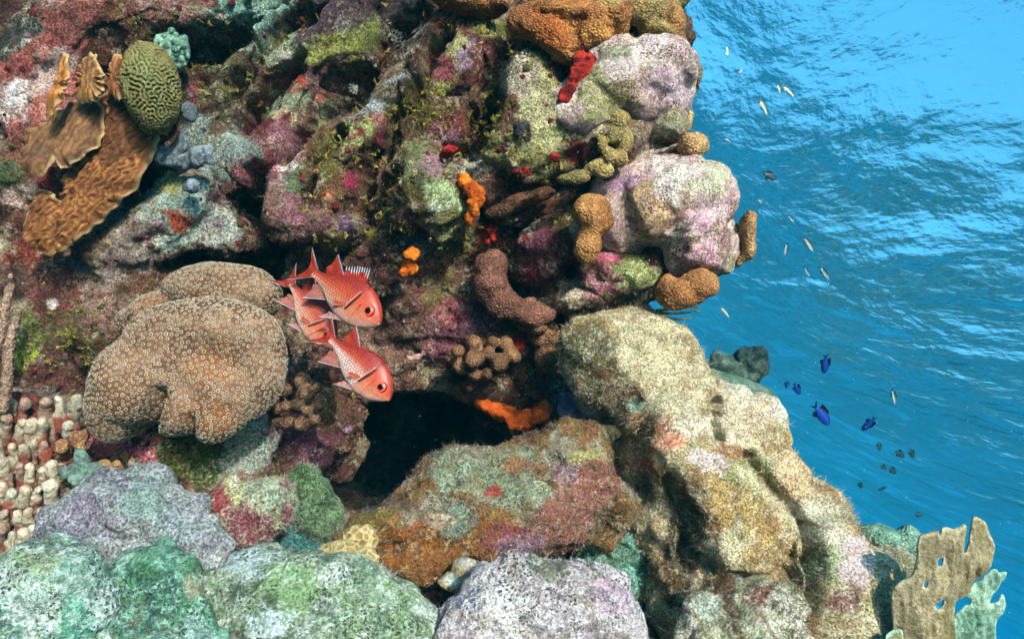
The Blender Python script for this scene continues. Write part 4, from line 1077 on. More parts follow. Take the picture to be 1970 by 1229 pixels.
o, v, f = rock('coral_boulder', 'rusty brown and olive boulder with pits lying in front of the cave', 'rock', [
    (880, 930, 0.95, 120, 68, 20, 80), (1000, 900, 0.97, 110, 62, 8, 75), (1110, 880, 0.97, 85, 62, 0, 70), (800, 985, 0.92, 130, 62, 30, 75), (920, 1010, 0.92, 130, 75, 10, 85), (1060, 975, 0.94, 115, 80, 0, 80), (720, 1010, 0.90, 75, 38, 30, 55), (1170, 950, 0.96, 66, 56, 0, 55), (1140, 1010, 0.97, 70, 50, 0, 55), (830, 1070, 0.90, 110, 45, 0, 60)],
    M_PITTED, ['4c3820', '6a4a24', '7a6a34', '8a5a30', '746a4c', '94907a'], [(880, 910, 70, '8a9c80', 40), (960, 920, 60, '7c8c70'), (1010, 950, 50, '849478'), (820, 1050, 110, '8a5418', 55), (900, 1040, 60, '7c4c1c'), (720, 990, 60, '6c6420', 26, 30), (880, 1000, 40, '708470'), (760, 970, 40, '5c5440', 20), (1130, 880, 36, 'b4b070', 24), (1100, 910, 40, 'b08c98', 24), (1150, 930, 50, '90584c'), (1080, 1000, 70, '8c5c50'), (980, 1030, 60, '7a3a3c', 30), (1000, 1050, 60, '8a6478', 24), (1000, 890, 50, '8a6a48', 24), (850, 1000, 34, 'b0a088', 20), (950, 945, 20, 'a83c34', 10)],
    0.0038, (('fbm', 12, 0.014), ('ridge', 26, 0.007), ('pit', 85, 0.006), ('fbm', 55, 0.005)), 104, altpal=['3c2c18', 'a8a48c', '8a4a1c', '5c6030', '8c5c54'], pscale=20)
turf(o, v, f, 9000, 0.006, 0.0006, ['6a5a40', '8a6a5c', '9a8a78', '6c6a30', '7c9080'], None, seed=16)
turf(o, v, f, 700, 0.010, 0.0005, ['7c8a94', '8a8a8a', '5c5a5c'], near([(700, 960, 60, 1), (780, 900, 50, 1), (850, 870, 40, 1), (1010, 850, 60, .6)]), 'algae_hair', seed=17, lean=0.5)

def boulder(label, bl, pal, seed, patches=(), mat=None, disp=None, altpal=None, turfn=2500, tpal=None, voxel=0.0034, pscale=20):
    o, v, f = rock('coral_boulder', label, 'rock', bl, mat or M_PITTED, pal, patches, voxel, disp or (('fbm', 12, 0.014), ('pit', 75, 0.006), ('fbm', 55, 0.005)), seed, altpal=altpal, pscale=pscale)
    if turfn: turf(o, v, f, turfn, 0.006, 0.0006, tpal or ['7c8a70', 'a0a890', '6a7a64', '8a7c6c'], None, seed=seed)
boulder('whitish lilac boulder speckled with dark pits at the foot of the cave rock', [(1030, 1190, 0.76, 185, 108, 3, 110), (920, 1210, 0.75, 110, 80, 10, 90), (1130, 1230, 0.76, 110, 90, -10, 90), (1080, 1120, 0.80, 90, 45, 0, 60)],
        ['7a6a6e', 'a09496', 'b6aeae', '8c8078', 'c2baba'], 111, [(1060, 1090, 60, '6c7058', 26), (900, 1150, 60, '8a8c98', 30), (1180, 1150, 40, 'b49ca8'), (980, 1180, 60, 'd8d4cc')], altpal=['6c5c64', 'dcd8d8', 'a89c90'], tpal=['b0a8b0', '8a8088', 'c8c4c4'])
boulder('broad pale green boulder full of honeycomb pits', [(620, 1170, 0.76, 190, 95, -12, 110), (500, 1120, 0.78, 110, 65, 5, 80), (740, 1200, 0.75, 120, 80, -20, 90), (440, 1180, 0.75, 90, 90, 0, 80), (620, 1250, 0.74, 260, 60, 0, 100)],
        ['506050', '7c8c76', '98a48e', '66765e', 'a8b2a4'], 112, [(480, 1080, 80, 'a8b8b8', 34), (650, 1110, 60, 'b8c0b8', 22), (560, 1130, 60, '7c9a70'), (720, 1160, 80, '8aa080'), (520, 1200, 40, 'b8c8c8')], altpal=['3c5c4c', 'ccd8cc', '6c8450'], disp=(('fbm', 12, 0.014), ('pit', 95, 0.007), ('fbm', 55, 0.004)))
boulder('lilac grey mound of fused round lumps below the star coral', [(240, 965, 0.85, 95, 55, 5, 65), (190, 1010, 0.82, 85, 60, 0, 65), (300, 1010, 0.82, 105, 62, -35, 70), (370, 1050, 0.81, 60, 50, -40, 50), (230, 1060, 0.80, 110, 60, 0, 60)],
        ['74727c', '94909a', 'a4a4a2', '88908c', 'b0acb0'], 113, [(160, 1000, 50, '887a8c'), (280, 960, 60, '8ca098'), (340, 1030, 50, '969ea4')], M_WALL, (('fbm', 12, 0.008), ('lump', 30, 0.018), ('fbm', 60, 0.004)), ['5c6464', 'b0b4b4', '6c8474'], 1200, ['a8b0a8', '7c8c84'])
boulder('teal green boulder with the dark of a round hole painted on', [(305, 1110, 0.70, 92, 70, 0, 70), (330, 1170, 0.69, 80, 60, 0, 60), (250, 1150, 0.69, 60, 80, 20, 60), (310, 1230, 0.68, 120, 60, 0, 70)],
        ['345c4c', '54846c', '709c88', '446c58', '94b4a4'], 114, [(290, 1140, 12, '0c1412', 11), (370, 1130, 30, '8a8468')], altpal=['1c4c40', 'a8d4c0', '5c8c60'])  # near-black spot paints the shade inside a hole
boulder('pale teal boulder covered in fine dark pits in the near corner', [(80, 1130, 0.66, 115, 80, 8, 80), (30, 1200, 0.65, 110, 100, 0, 90), (150, 1190, 0.66, 80, 90, -40, 80), (110, 1260, 0.65, 150, 70, 0, 80)],
        ['547464', '80a08c', '9cb4a4', '608474', 'b4c4b8'], 115, [(60, 1080, 60, 'a0b08c', 26), (150, 1200, 50, '3c8870')], altpal=['2c5c50', 'c8dcd0', '6c9470'])
boulder('pink and green crusted round boulder beside the cave floor', [(490, 985, 0.93, 78, 68, 0, 66), (460, 960, 0.94, 50, 46, 0, 46)],
        ['6a4448', '8a5c5c', '9a9c78', 'a8b094', '7c4a50'], 116, [(520, 950, 44, 'a0b498', 34), (450, 950, 26, 'b4b884', 34), (448, 925, 12, 'ded8c0', 18), (480, 1020, 60, '7c3c48', 30), (420, 960, 20, '8a3038', 34)], M_WALL, altpal=['5c3038', 'b8bca0', '8c6c60'], disp=(('fbm', 14, 0.010), ('fbm', 50, 0.005)))
boulder('small dim green boulder behind the pink crusted one', [(595, 945, 1.0, 46, 52, 0, 46), (620, 990, 1.0, 40, 34, 0, 40)], ['3c5434', '54704c', '6c8460', '4c6c58'], 117, (), M_WALL, altpal=['2c4428', '7c9470'])
boulder('boulder painted with teal ambient light in the gap under the pale ridge', [(1200, 1050, 1.0, 70, 90, -15, 70), (1180, 1110, 0.98, 80, 60, 0, 60)], ['38685c', '4c8070', '649884', '54745c'], 118, [(1230, 1010, 40, '6cac9c', 50)], M_RIDGE, altpal=['2c5048', '8cb8a4'])  # teal palette is ambient water light put into the rock colour
rock('coral_lump', 'cream knob with a pale white cup under the rusty boulder', 'coral', [(895, 1095, 0.84, 22, 18, 10, 20), (868, 1118, 0.84, 26, 16, 10, 20), (905, 1085, 0.84, 12, 10, 0, 12)], M_SMOOTH, ['8a744c', '9c8a60', '949080'], [(868, 1118, 24, '9ca498', 14)], 0.0024, (('fbm', 45, 0.004),), 119)

# honeycomb coral
def honeycomb():
    bl = [(690, 1040, 0.85, 30, 28, 40, 16), (655, 1070, 0.83, 44, 24, 8, 18), (690, 1075, 0.83, 34, 20, 0, 16), (630, 1082, 0.83, 26, 10, 20, 12)]
    v, f = organic(bl, 0.0015, (('fbm', 20, 0.006),), 0.12, 3, 5)
    n = vnormals(v, f)
    f1, f2, c = worley(v * 105, 6)
    e = f2 - f1
    w = 1 - sstep(0.03, 0.28, e)
    v = v + n * (0.0035 * w - 0.001)[:, None]
    col = lin('6c5c34') * (1 - w[:, None]) + lin('988a60') * w[:, None]
    tag(mk('honeycomb_coral', v, f, M_PLAINC, col=jitter(col, v, 0.15)), 'small cream honeycomb coral wedged against the rusty boulder', 'coral')
honeycomb()

# ------------------------------------------------------------------ finger coral
def finger_coral():
    root = empty('finger_coral', P(60, 1000, 0.97))
    tag(root, 'colony of stubby cream coral fingers at the lower left', 'coral')
    v, f = organic([(50, 900, 1.0, 85, 150, 0, 60), (20, 960, 0.98, 90, 120, 0, 60), (110, 980, 0.98, 60, 80, 20, 50)], 0.006, (('fbm', 20, 0.01),), seed=4)
    mk('base', v, f, M_WALL, parent=root, col=paint(v, ['5c2c24', '7a4034', '4a2a20', '8a6a54'], (), 20))
    r = np.random.default_rng(8)
    row = 0
    for y in np.arange(796, 1085, 42):
        row += 1
        for x in np.arange(-12 + (row % 2) * 11, 150, 23):
            lim = 138 if y < 850 else (105 if y < 960 else 95 + (y - 960) * 0.25)
            if x > lim or (y < 800 and 55 < x < 80): continue
            xx, yy = x + r.uniform(-7, 7), y + r.uniform(-8, 8)
            d = 0.945 + r.uniform(-0.02, 0.012) - (y - 780) * 0.00018
            rad = r.uniform(9.5, 12.5)
            lean = r.uniform(-0.3, 0.3)
            bl = []
            for k in range(6):
                q = k / 5
                bl.append((xx + lean * (q - .5) * 34 + r.uniform(-2, 2), yy + 30 - 54 * q, d + 0.026 - 0.026 * q, rad * (0.95 + 0.2 * math.sin(q * 3 + r.uniform(0, 2))), rad * 0.95, 0, rad))
            v, f = organic(bl, 0.0031, (('fbm', 40, 0.003), ('lump', 80, 0.002)), 0.12, 3, int(r.integers(0, 900)))
            hgt = (v @ UP); tt = (hgt - hgt.min()) / (np.ptp(hgt) + 1e-9)
            tip = lin(['a89c84', '988a74', 'b4ac94', '8c7464', '989480'][int(r.integers(0, 5))])
            nz = fbm(v * 60, 3, 5)
            w = sstep(0.25, 0.6, tt + 0.5 * nz)[:, None]
            col = lin('8a4c3c') * (1 - w) + tip * w
            mk('branch', v, f, M_SMOOTH, parent=root, col=jitter(col, v, 0.2, 80))
finger_coral()
rock('sponge', 'pale teal star shaped sponge beside the cream finger coral', 'sponge', [(155, 905, 0.905, 24, 20, 0, 14), (156, 884, 0.905, 9, 18, 8, 10), (132, 910, 0.905, 20, 11, 10, 10), (178, 903, 0.905, 17, 12, -10, 10), (146, 920, 0.895, 15, 14, 0, 12), (165, 918, 0.90, 12, 10, 0, 10)], M_SMOOTH, ['54685e', '607a6e', '485c54'], (), 0.0022, (('fbm', 40, 0.004), ('lump', 70, 0.002)), 121)
for i, (lab, bl) in enumerate((('brown cup coral beside the cream finger tips', [(118, 858, 0.93, 15, 17, 0, 14)]), ('taller brown cup coral next to the teal star sponge', [(150, 850, 0.93, 14, 22, 20, 14), (160, 838, 0.93, 12, 10, 0, 12)]), ('reddish brown coral knob right of the teal star sponge', [(196, 898, 0.92, 17, 17, 0, 16)]), ('tan coral knob under the star coral base', [(224, 900, 0.92, 14, 14, 0, 13), (215, 912, 0.91, 12, 8, 0, 10)]), ('yellowish coral lobe on top of the lilac mound', [(262, 905, 0.91, 24, 9, 0, 12), (245, 912, 0.91, 9, 10, 0, 9), (285, 908, 0.91, 8, 10, 0, 9)]))):
    rock('cup_coral', lab, 'coral', bl, M_BROWN, ['8a6a44', '9a7c50', '7a5438'] if i != 4 else ['9a9054', 'a89c60'], (), 0.0024, (('fbm', 50, 0.002),), 130 + i)

# ------------------------------------------------------------------ sea rods at the left edge
def rod(label, pts, r0, seed):
    p = np.array(pts, float)
    t = np.linspace(0, 1, 60)
    k = np.linspace(0, 1, len(p))
    x, y, d = (np.interp(t, k, p[:, i]) for i in range(3))
    x = x + 3 * np.sin(t * 6)
    q = P(x, y, d)
    rr = r0 * d / FPX * (1 - 0.25 * t) * np.where(t > 0.97, 0.6, 1)
    v, f = tube(q, rr, 22)
    fq = f[0]
    n = vnormals(v, fq); v[:-2] += (n * (0.0008 * np.sign(vn(v * 380, 3)))[:, None])[:-2]
    col = jitter(np.tile(lin('8a705c'), (len(v), 1)), v, 0.5, 300)
    tag(mk('sea_rod', v, f, M_BROWN, col=col), label, 'soft coral')
rod('short beige sea rod with a blunt tip near the finger coral', [(4, 790, 0.93), (12, 720, 0.92), (20, 660, 0.92), (36, 606, 0.93)], 10, 1)
rod('taller brown sea rod against the dark left wall', [(-20, 720, 0.98), (0, 640, 0.98), (12, 590, 0.98), (24, 545, 0.99)], 9, 2)

# ------------------------------------------------------------------ fire coral
def cz(pts): return [(1600 + x * 0.2677, 900 + y * 0.2677) for x, y in pts]
def ell(cx, cy, a, b, ang, n=10):
    return [(cx + a * math.cos(t) * math.cos(ang) - b * math.sin(t) * math.sin(ang), cy + a * math.cos(t) * math.sin(ang) + b * math.sin(t) * math.cos(ang)) for t in np.linspace(0, 2 * math.pi, n, endpoint=False)]
def fire():
    root = empty('fire_coral', P(1800, 1300, 0.75))
    tag(root, 'pale olive fire coral blade with holes in front of blue water', 'coral')
    main = cz([(500, 1420), (445, 1229), (430, 960), (460, 840), (560, 770), (590, 620), (585, 540), (620, 475), (690, 455), (742, 440), (762, 480), (778, 432), (815, 420), (862, 432), (912, 424), (948, 405), (965, 430), (935, 590), (952, 604), (970, 590), (1000, 480), (1030, 372), (1062, 360), (1132, 400), (1152, 450), (1182, 560), (1170, 660), (1130, 740), (1040, 810), (1000, 900), (900, 960), (872, 1060), (890, 1150), (900, 1420)])
    back = cz([(960, 900), (1060, 790), (1150, 715), (1205, 752), (1252, 742), (1240, 795), (1165, 900), (1130, 972), (1190, 958), (1225, 905), (1256, 960), (1232, 1040), (1190, 1100), (1170, 1229), (1150, 1420), (880, 1420), (862, 1229), (880, 1090), (935, 1010), (1000, 965)])
    low = cz([(330, 1420), (380, 1229), (430, 1170), (500, 1160), (520, 1229), (540, 1420)])
    for nm, loops, d, pal, bow, th in (('blade', [main, cz(ell(765, 665, 22, 38, 0.4)), cz(ell(661, 826, 13, 28, 0.1)), cz(ell(762, 966, 26, 40, 0.7))], 0.735, ('68603f', '766c50', '80765a', '6c6348'), 10, 15),
                                   ('rear_blade', [back], 0.79, ('4c6c58', '648470', '5c7c68', '7c9880'), -4, 13), ('low_blade', [low], 0.725, ('6c6c4c', '84805c'), 4, 9)):  # rear blade palette carries the teal light falling on it
        x, y, t, f, sm = sheet(loops, th, 1.4, 0.0, 2)
        ed = np.min([edge_dist(x, y, L_) for L_ in sm], 0)
        z = t * np.sqrt(np.clip(ed / 9, 0.12, 1)) * (1 + 0.4 * sstep(10, 40, ed)) + bow * 0.7 * np.sin(x / 45) + 6 * fbm(np.stack([x * .02, y * .012, x * 0], 1), 3, 4) + (3.0 * fbm(np.stack([x * .12, y * .02, t * 0], 1), 2, 6) + 0.9 * fbm(np.stack([x * .2, y * .2, t * 0], 1), 3, 7))
        v = P(x, y, np.full(len(x), d)) - FW * (z * d / FPX)[:, None]
        v = relax(v, f, 5)
        c = paint(v, list(pal), (), 22, 3)
        rim = (1 - sstep(0, 9, ed))[:, None]
        c = c * (1 - 0.6 * rim) + lin('9a9478' if nm == 'blade' else '8cb4a0') * 0.7 * rim
        c = c * (1 - 0.35 * sstep(1080, 1200, y))[:, None] if False else c
        mk(nm, v, f, M_SMOOTH, parent=root, col=jitter(c, v, 0.15, 60))
fire()
brown('brown_coral', 'smooth teal green coral mound behind the fire coral', [(1710, 1045, 1.0, 58, 30, -25, 45), (1745, 1042, 0.99, 28, 30, -20, 34), (1690, 1035, 1.03, 40, 22, 0, 40)], ('5c7c68', '688a74', '547460'), seed=141)

# ------------------------------------------------------------------ coral heads standing beyond the ridge
rock('dead_coral', 'dark round coral head standing in the blue beyond the ridge', 'coral', [(1448, 700, 2.3, 34, 36, 0, 34), (1425, 730, 2.3, 30, 30, 0, 30)], M_RIDGE, ['2c3c38', '44584c', '5c7060', '34443c'], (), 0.008, (('fbm', 10, 0.02), ('fbm', 36, 0.008)), 151, altpal=['1c2c2c', '7c8c7c'])
rock('dead_coral', 'smaller grey coral head left of the dark round one', 'coral', [(1388, 695, 2.2, 30, 24, -20, 28), (1410, 715, 2.25, 24, 20, 0, 24)], M_RIDGE, ['44584c', '6c8070', '54685c'], (), 0.008, (('fbm', 10, 0.02), ('fbm', 36, 0.008)), 152, altpal=['2c3c34', '8c9c8c'])
rock('coral_shelf', 'low greenish coral shelf under the far coral heads', 'coral', [(1440, 755, 2.25, 65, 22, -20, 40), (1390, 730, 2.2, 50, 16, -20, 34), (1400, 880, 2.3, 90, 130, 0, 80), (1380, 1050, 2.4, 120, 160, 0, 120)], M_RIDGE, ['54705c', '6c8874'], (), 0.008, (('fbm', 12, 0.014),), 153)
def soft():
    root = empty('soft_coral', P(1262, 600, 1.08))
    tag(root, 'thin dark branches of soft coral behind the kidney coral', 'soft coral')
    for a, b, c in (((1262, 598), (1300, 592), (1345, 590)), ((1262, 602), (1300, 605), (1348, 597)), ((1262, 606), (1295, 618), (1330, 612)), ((1262, 600), (1285, 606), (1312, 600))):
        t = np.linspace(0, 1, 24)[:, None]
        q = (1 - t) ** 2 * np.array(a) + 2 * t * (1 - t) * np.array(b) + t * t * np.array(c)
        v, f = tube(P(q[:, 0], q[:, 1], np.full(24, 1.1)), np.linspace(0.003, 0.0017, 24), 8)
        mk('branch', v, f, M_BROWN, parent=root, col=np.tile(lin('5c6a4c'), (len(v), 1)))
soft()

# ------------------------------------------------------------------ hydroids and worm tubes
def hydroid(label, x, y, d, L, ang, seed):
    r = np.random.default_rng(seed); parts = []
    a0 = math.radians(ang)
    for k in range(5):
        a = a0 + (k - 2) * 0.38
        n = 12
        t = np.linspace(0, 1, n)
        q = np.stack([x + np.cos(a) * L * t * (1 - .08 * abs(k - 2)), y - np.sin(a) * L * t * (1 - .08 * abs(k - 2))], 1)
        parts.append(tube(P(q[:, 0], q[:, 1], d - 0.012 * t), 0.00045, 5))
        for j in range(4, n, 4):
            for sgn in (-1, 1):
                e = q[j] + L * 0.2 * np.array([math.cos(a + sgn * .8), -math.sin(a + sgn * .8)])
                parts.append(tube(P(np.array([q[j, 0], e[0]]), np.array([q[j, 1], e[1]]), np.full(2, d - 0.012 * t[j])), 0.00035, 4))
    v, f = join_geo(parts)
    tag(mk('hydroid', v, f, M_ALGAE, col=np.tile(lin('9aa090'), (len(v), 1))), label, 'hydroid')
hydroid('tiny white feathery hydroid in the dark upper cleft', 752, 78, 1.16, 26, 35, 1)
hydroid('pale hydroid sprig on the middle ridge', 688, 166, 1.09, 20, 215, 2)
def worm(label, pts, rad, d, hexc):
    p = np.array(pts, float); t = np.linspace(0, 1, 26); k = np.linspace(0, 1, len(p))
    x, y = np.interp(t, k, p[:, 0]), np.interp(t, k, p[:, 1])
    x = np.convolve(np.pad(x, 3, 'edge'), np.ones(7) / 7, 'valid'); y = np.convolve(np.pad(y, 3, 'edge'), np.ones(7) / 7, 'valid')
    v, f = tube(P(x, y, np.full(26, d)), rad * (1 + 0.3 * np.sin(t * 14)), 9)
    v += (0.0015 * fbm(v * 120, 2, 3))[:, None] * FW
    tag(mk('worm_tube', v, f, M_SMOOTH, col=jitter(np.tile(lin(hexc), (len(v), 1)), v, 0.3, 150)), label, 'worm tube')
worm('chalky white worm tube lying in the recess beside the red fish', [(752, 592), (765, 580), (785, 565), (806, 545)], 0.0034, 1.13, 'b8a890')
worm('thin pinkish worm tube standing in the recess', [(776, 622), (785, 605), (800, 590), (803, 580)], 0.0024, 1.12, '9a7868')
worm('stubby pink worm tube lying below the recess', [(782, 690), (800, 688), (818, 678)], 0.0042, 1.12, 'a87c74')

# ------------------------------------------------------------------ soldierfish
S_K = np.array([0, .015, .04, .10, .2, .35, .5, .65, .8, .9, 1.0])
S_T = np.array([.0, .035, .075, .135, .198, .245, .238, .185, .10, .058, .050])
S_B = np.array([-.02, -.045, -.07, -.125, -.185, -.222, -.21, -.16, -.085, -.052, -.045])
S_W = np.array([.012, .03, .045, .075, .098, .105, .095, .066, .036, .018, .009])
def pchip(x, xk, yk):
    """smooth interpolation through knots"""
    m = np.gradient(yk, xk); i = np.clip(np.searchsorted(xk, x) - 1, 0, len(xk) - 2)
    h = xk[i + 1] - xk[i]; t = (x - xk[i]) / h
    return (2 * t ** 3 - 3 * t ** 2 + 1) * yk[i] + (t ** 3 - 2 * t ** 2 + t) * h * m[i] + (-2 * t ** 3 + 3 * t ** 2) * yk[i + 1] + (t ** 3 - t ** 2) * h * m[i + 1]

def soldier(label, nose, tail, d0, d1, seed, pale=0.0, spines=True):
    Np, Tp = P(*nose, d0), P(*tail, d1)
    L = np.linalg.norm(Np - Tp)
    fw = (Np - Tp) / L
    lat = -FW - (-FW @ fw) * fw; lat /= np.linalg.norm(lat)
    dor = np.cross(lat, fw)
    if dor @ (RT + UP) < 0: dor = -dor
    root = empty('soldierfish', (Np + Tp) / 2)
    tag(root, label, 'fish', 'soldierfish hovering by the cave')
    def W(s, z, y): return Np - fw * (s * L)[..., None] + dor * (z * L)[..., None] + lat * (y * L)[..., None]
    ns, na = 220, 84
    s = np.linspace(0, 1, ns); s = s ** 1.15
    ph = np.linspace(0, 2 * math.pi, na, endpoint=False)
    top, bot, wid = pchip(s, S_K, S_T), pchip(s, S_K, S_B), np.maximum(pchip(s, S_K, S_W), 0.004)
    zc, hh = (top + bot) / 2, (top - bot) / 2
    sp = np.sin(ph)[None]; cp = np.cos(ph)[None]
    Z = zc[:, None] + hh[:, None] * sp
    Y = wid[:, None] * np.sign(cp) * np.abs(cp) ** 0.85
    S = np.broadcast_to(s[:, None], Z.shape)
    zr = np.broadcast_to(sp, Z.shape)
    r = np.random.default_rng(seed)
    # scales
    row = (Z / 0.235) * 6.5; ir = np.floor(row)
    u = S * 27 + (ir % 2) * 0.5
    fu, fr = u - np.floor(u), row - ir
    dist = np.sqrt((fu - 0.15) ** 2 * 0.9 + ((fr - 0.5) * 1.05) ** 2)
    body_w = sstep(0.345, 0.385, S + 0.07 * zr)
    edge = sstep(0.42, 0.72, dist) * body_w
    Y = Y * (1 - 0.025 * edge)
    sb = 0.348 - 0.06 * zr + 0.03 * zr ** 2
    gill = (np.abs(S - sb) < 0.019 * (1 - 0.5 * np.abs(zr))) & (zr > -0.45) & (zr < 0.55)
    pre = np.exp(-((S - (0.255 - 0.03 * zr)) / 0.006) ** 2) * (zr < 0.25)
    Y = Y * (1 - 0.06 * gill - 0.03 * pre)
    dorsal, mid, low, belly = lin('741a0e'), lin('943820'), lin('a8684c'), lin('b49a8a')
    silver = lin('b4a098')
    def ramp(z): 
        a = sstep(0.15, 0.8, z)[..., None]; b = sstep(-0.35, 0.2, z)[..., None]; c = sstep(-0.95, -0.3, z)[..., None]
        return (((belly * (1 - c) + low * c) * (1 - b) + mid * b) * (1 - a) + dorsal * a)
    C = ramp(zr)
    if pale: 
        m = (pale * sstep(0.35, -0.3, zr) if False else pale * (1 - sstep(-0.3, 0.35, zr)) * body_w)[..., None]
        C = C * (1 - m) + silver * m
    C = C * (1 - 0.55 * edge)[..., None] * (1 + 0.55 * (1 - sstep(0.1, 0.4, dist)) * body_w)[..., None]
    mott = (1 + 0.16 * fbm(np.stack([S.ravel() * 30, Z.ravel() * 40, Y.ravel() * 40], 1), 3, seed + 2)).reshape(S.shape)
    C = C * mott[..., None]
    headr = (1 - body_w)[..., None]
    C = C * (1 - 0.3 * headr) + 0.3 * headr * lin('a8482e')
    cheek = np.exp(-((np.hypot((S - 0.148) * 1.0, Z - 0.04) - 0.105) / 0.006) ** 2) * (Z < 0.04)
    C = C * (1 - 0.45 * pre)[..., None] * (1 - 0.35 * cheek)[..., None]
    aft = ((S - sb > 0.011) & (S - sb < 0.026) & (zr > -0.3) & (zr < 0.6))[..., None]
    C = np.where(aft, C * 0.75 + 0.25 * lin('e8c4b4'), C)
    C = np.where(gill[..., None], lin('3c0e08'), C)
    mouth = (S < 0.07) & (np.abs(Z - (-0.03 - 0.25 * S)) < 0.006)
    C = np.where(mouth[..., None], C * 0.35, C)
    V = W(S, Z, Y).reshape(-1, 3)
    i = np.arange(ns - 1)[:, None] * na + np.arange(na)[None]; j = np.arange(ns - 1)[:, None] * na + (np.arange(na)[None] + 1) % na
    F = np.stack([i, j, j + na, i + na], -1).reshape(-1, 4)
    V = np.concatenate([V, W(np.array([-0.004]), np.array([-0.01]), np.array([0.0])), W(np.array([1.0]), np.array([0.0]), np.array([0.0]))])
    k = np.arange(na); c0 = len(V) - 2
    T = np.concatenate([np.stack([np.full(na, c0), (k + 1) % na, k], 1), np.stack([np.full(na, c0 + 1), (ns - 1) * na + k, (ns - 1) * na + (k + 1) % na], 1)])
    cc = np.concatenate([C.reshape(-1, 3), [lin('a83a28'), lin('b83420')]])
    mk('body', V, [F, T], M_FISH, parent=root, col=cc)
    # eyes
    for sgn in (1, -1):
        es, ez, er = 0.148, 0.04, 0.066
        ey = np.interp(es, s, wid) * sgn * 0.72
        g, gf = ICO2
        def eyeball(rad, flat, push):
            return W(es + g[:, 0] * rad, ez + g[:, 1] * rad, ey + sgn * push + g[:, 2] * rad * flat)
        q = np.sqrt(g[:, 0] ** 2 + g[:, 1] ** 2)
        ec = np.where((q > 0.80)[:, None], lin('7a1c12'), np.where((q > 0.66)[:, None], lin('d85a40'), lin('b82c18')))
        eye = mk('eye', eyeball(er, 0.62, 0.0), gf, M_EYE, parent=root, col=ec)
        pv_ = eyeball(er * 0.52, 0.35, er * 0.50)
        mk('pupil', pv_, gf, M_EYE, parent=eye, col=np.tile(lin('050505'), (len(pv_), 1)))
    # fins
    def fin(name, b0, b1, t0, t1, sag=0.0, y0=0.0, y1=0.0, colr='963020', edgec='bccad8', n=44, m=12, lead=1, rays=7.0, curve=0.0):
        a = np.linspace(0, 1, n)[:, None]; bb = np.linspace(0, 1, m)[None]
        base = np.array(b0)[None] * (1 - a) + np.array(b1)[None] * a
        tip = np.array(t0)[None] * (1 - a ** 0.8) + np.array(t1)[None] * a ** 0.8
        tip = tip + (np.array(b0) + np.array(b1) - np.array(t0) - np.array(t1))[None] * sag * (a * (1 - a))
        q = base[:, None] * (1 - bb[..., None]) + tip[:, None] * bb[..., None]
        q[..., 0] += curve * np.sin(np.pi * bb)
        yy = y0 + (y1 - y0) * bb + 0.006 * np.sin(a * 9) * bb
        yy = np.broadcast_to(yy, q.shape[:2])
        th = 0.0035 * (1 - 0.6 * bb) + 0.001 * np.cos(a * rays * 2 * math.pi)
        Va = W(q[..., 0], q[..., 1], yy + th).reshape(-1, 3); Vb = W(q[..., 0], q[..., 1], yy - th).reshape(-1, 3)
        col = np.broadcast_to(lin(colr), q.shape[:2] + (3,)).copy()
        col *= (0.85 + 0.3 * (np.cos(a * rays * 2 * math.pi) > 0))[..., None]
        col[:lead] = lin(edgec)
        if lead: col[lead:lead + 1] = 0.5 * col[lead:lead + 1] + 0.5 * lin(edgec)
        ii = (np.arange(n - 1)[:, None] * m + np.arange(m - 1)[None]).ravel()
        F1 = np.stack([ii, ii + 1, ii + m + 1, ii + m], 1)
        N_ = n * m
        rim = np.concatenate([np.arange(m), np.arange(1, n) * m + m - 1, (n - 1) * m + np.arange(m - 2, -1, -1), np.arange(n - 2, 0, -1) * m])
        rn = np.roll(rim, -1)
        F2 = np.stack([rim, rn, rn + N_, rim + N_], 1)
        return mk(name, np.concatenate([Va, Vb]), np.concatenate([F1, F1[:, ::-1] + N_, F2]), M_FIN, parent=root, col=np.concatenate([col.reshape(-1, 3)] * 2))
    tf = fin('tail_fin', (0.97, 0.05), (0.99, 0.0), (1.19, 0.205), (1.075, 0.0), 0.25)
    fin('tail_fin', (0.97, -0.045), (0.99, 0.0), (1.22, -0.235), (1.075, 0.0), 0.25)
    zt = lambda x: float(np.interp(x, s, top)) - 0.012
    zb = lambda x: float(np.interp(x, s, bot)) + 0.012
    fin('soft_dorsal_fin', (0.665, zt(.665)), (0.845, zt(.845)), (0.875, 0.315), (0.90, 0.13), 0.22)
    fin('anal_fin', (0.665, zb(.665)), (0.845, zb(.845)), (0.935, -0.285), (0.915, -0.10), 0.22, colr='a8685c', edgec='c0ccdc')
    for sgn in (1, -1):
        fin('pelvic_fin', (0.37, zb(.37)), (0.44, zb(.44)), (0.60, -0.30 - 0.02 * sgn), (0.53, -0.21), 0.1, 0.03 * sgn, 0.06 * sgn, colr='b88478', edgec='c0ccdc', lead=3)
        wy = float(np.interp(0.31, s, wid))
        fin('pectoral_fin', (0.40, -0.03), (0.41, -0.08), (0.53, -0.07), (0.50, -0.13), 0.0, wy * 0.93 * sgn, wy * 1.02 * sgn, colr='bc5e44', edgec='bc5e44', lead=0)
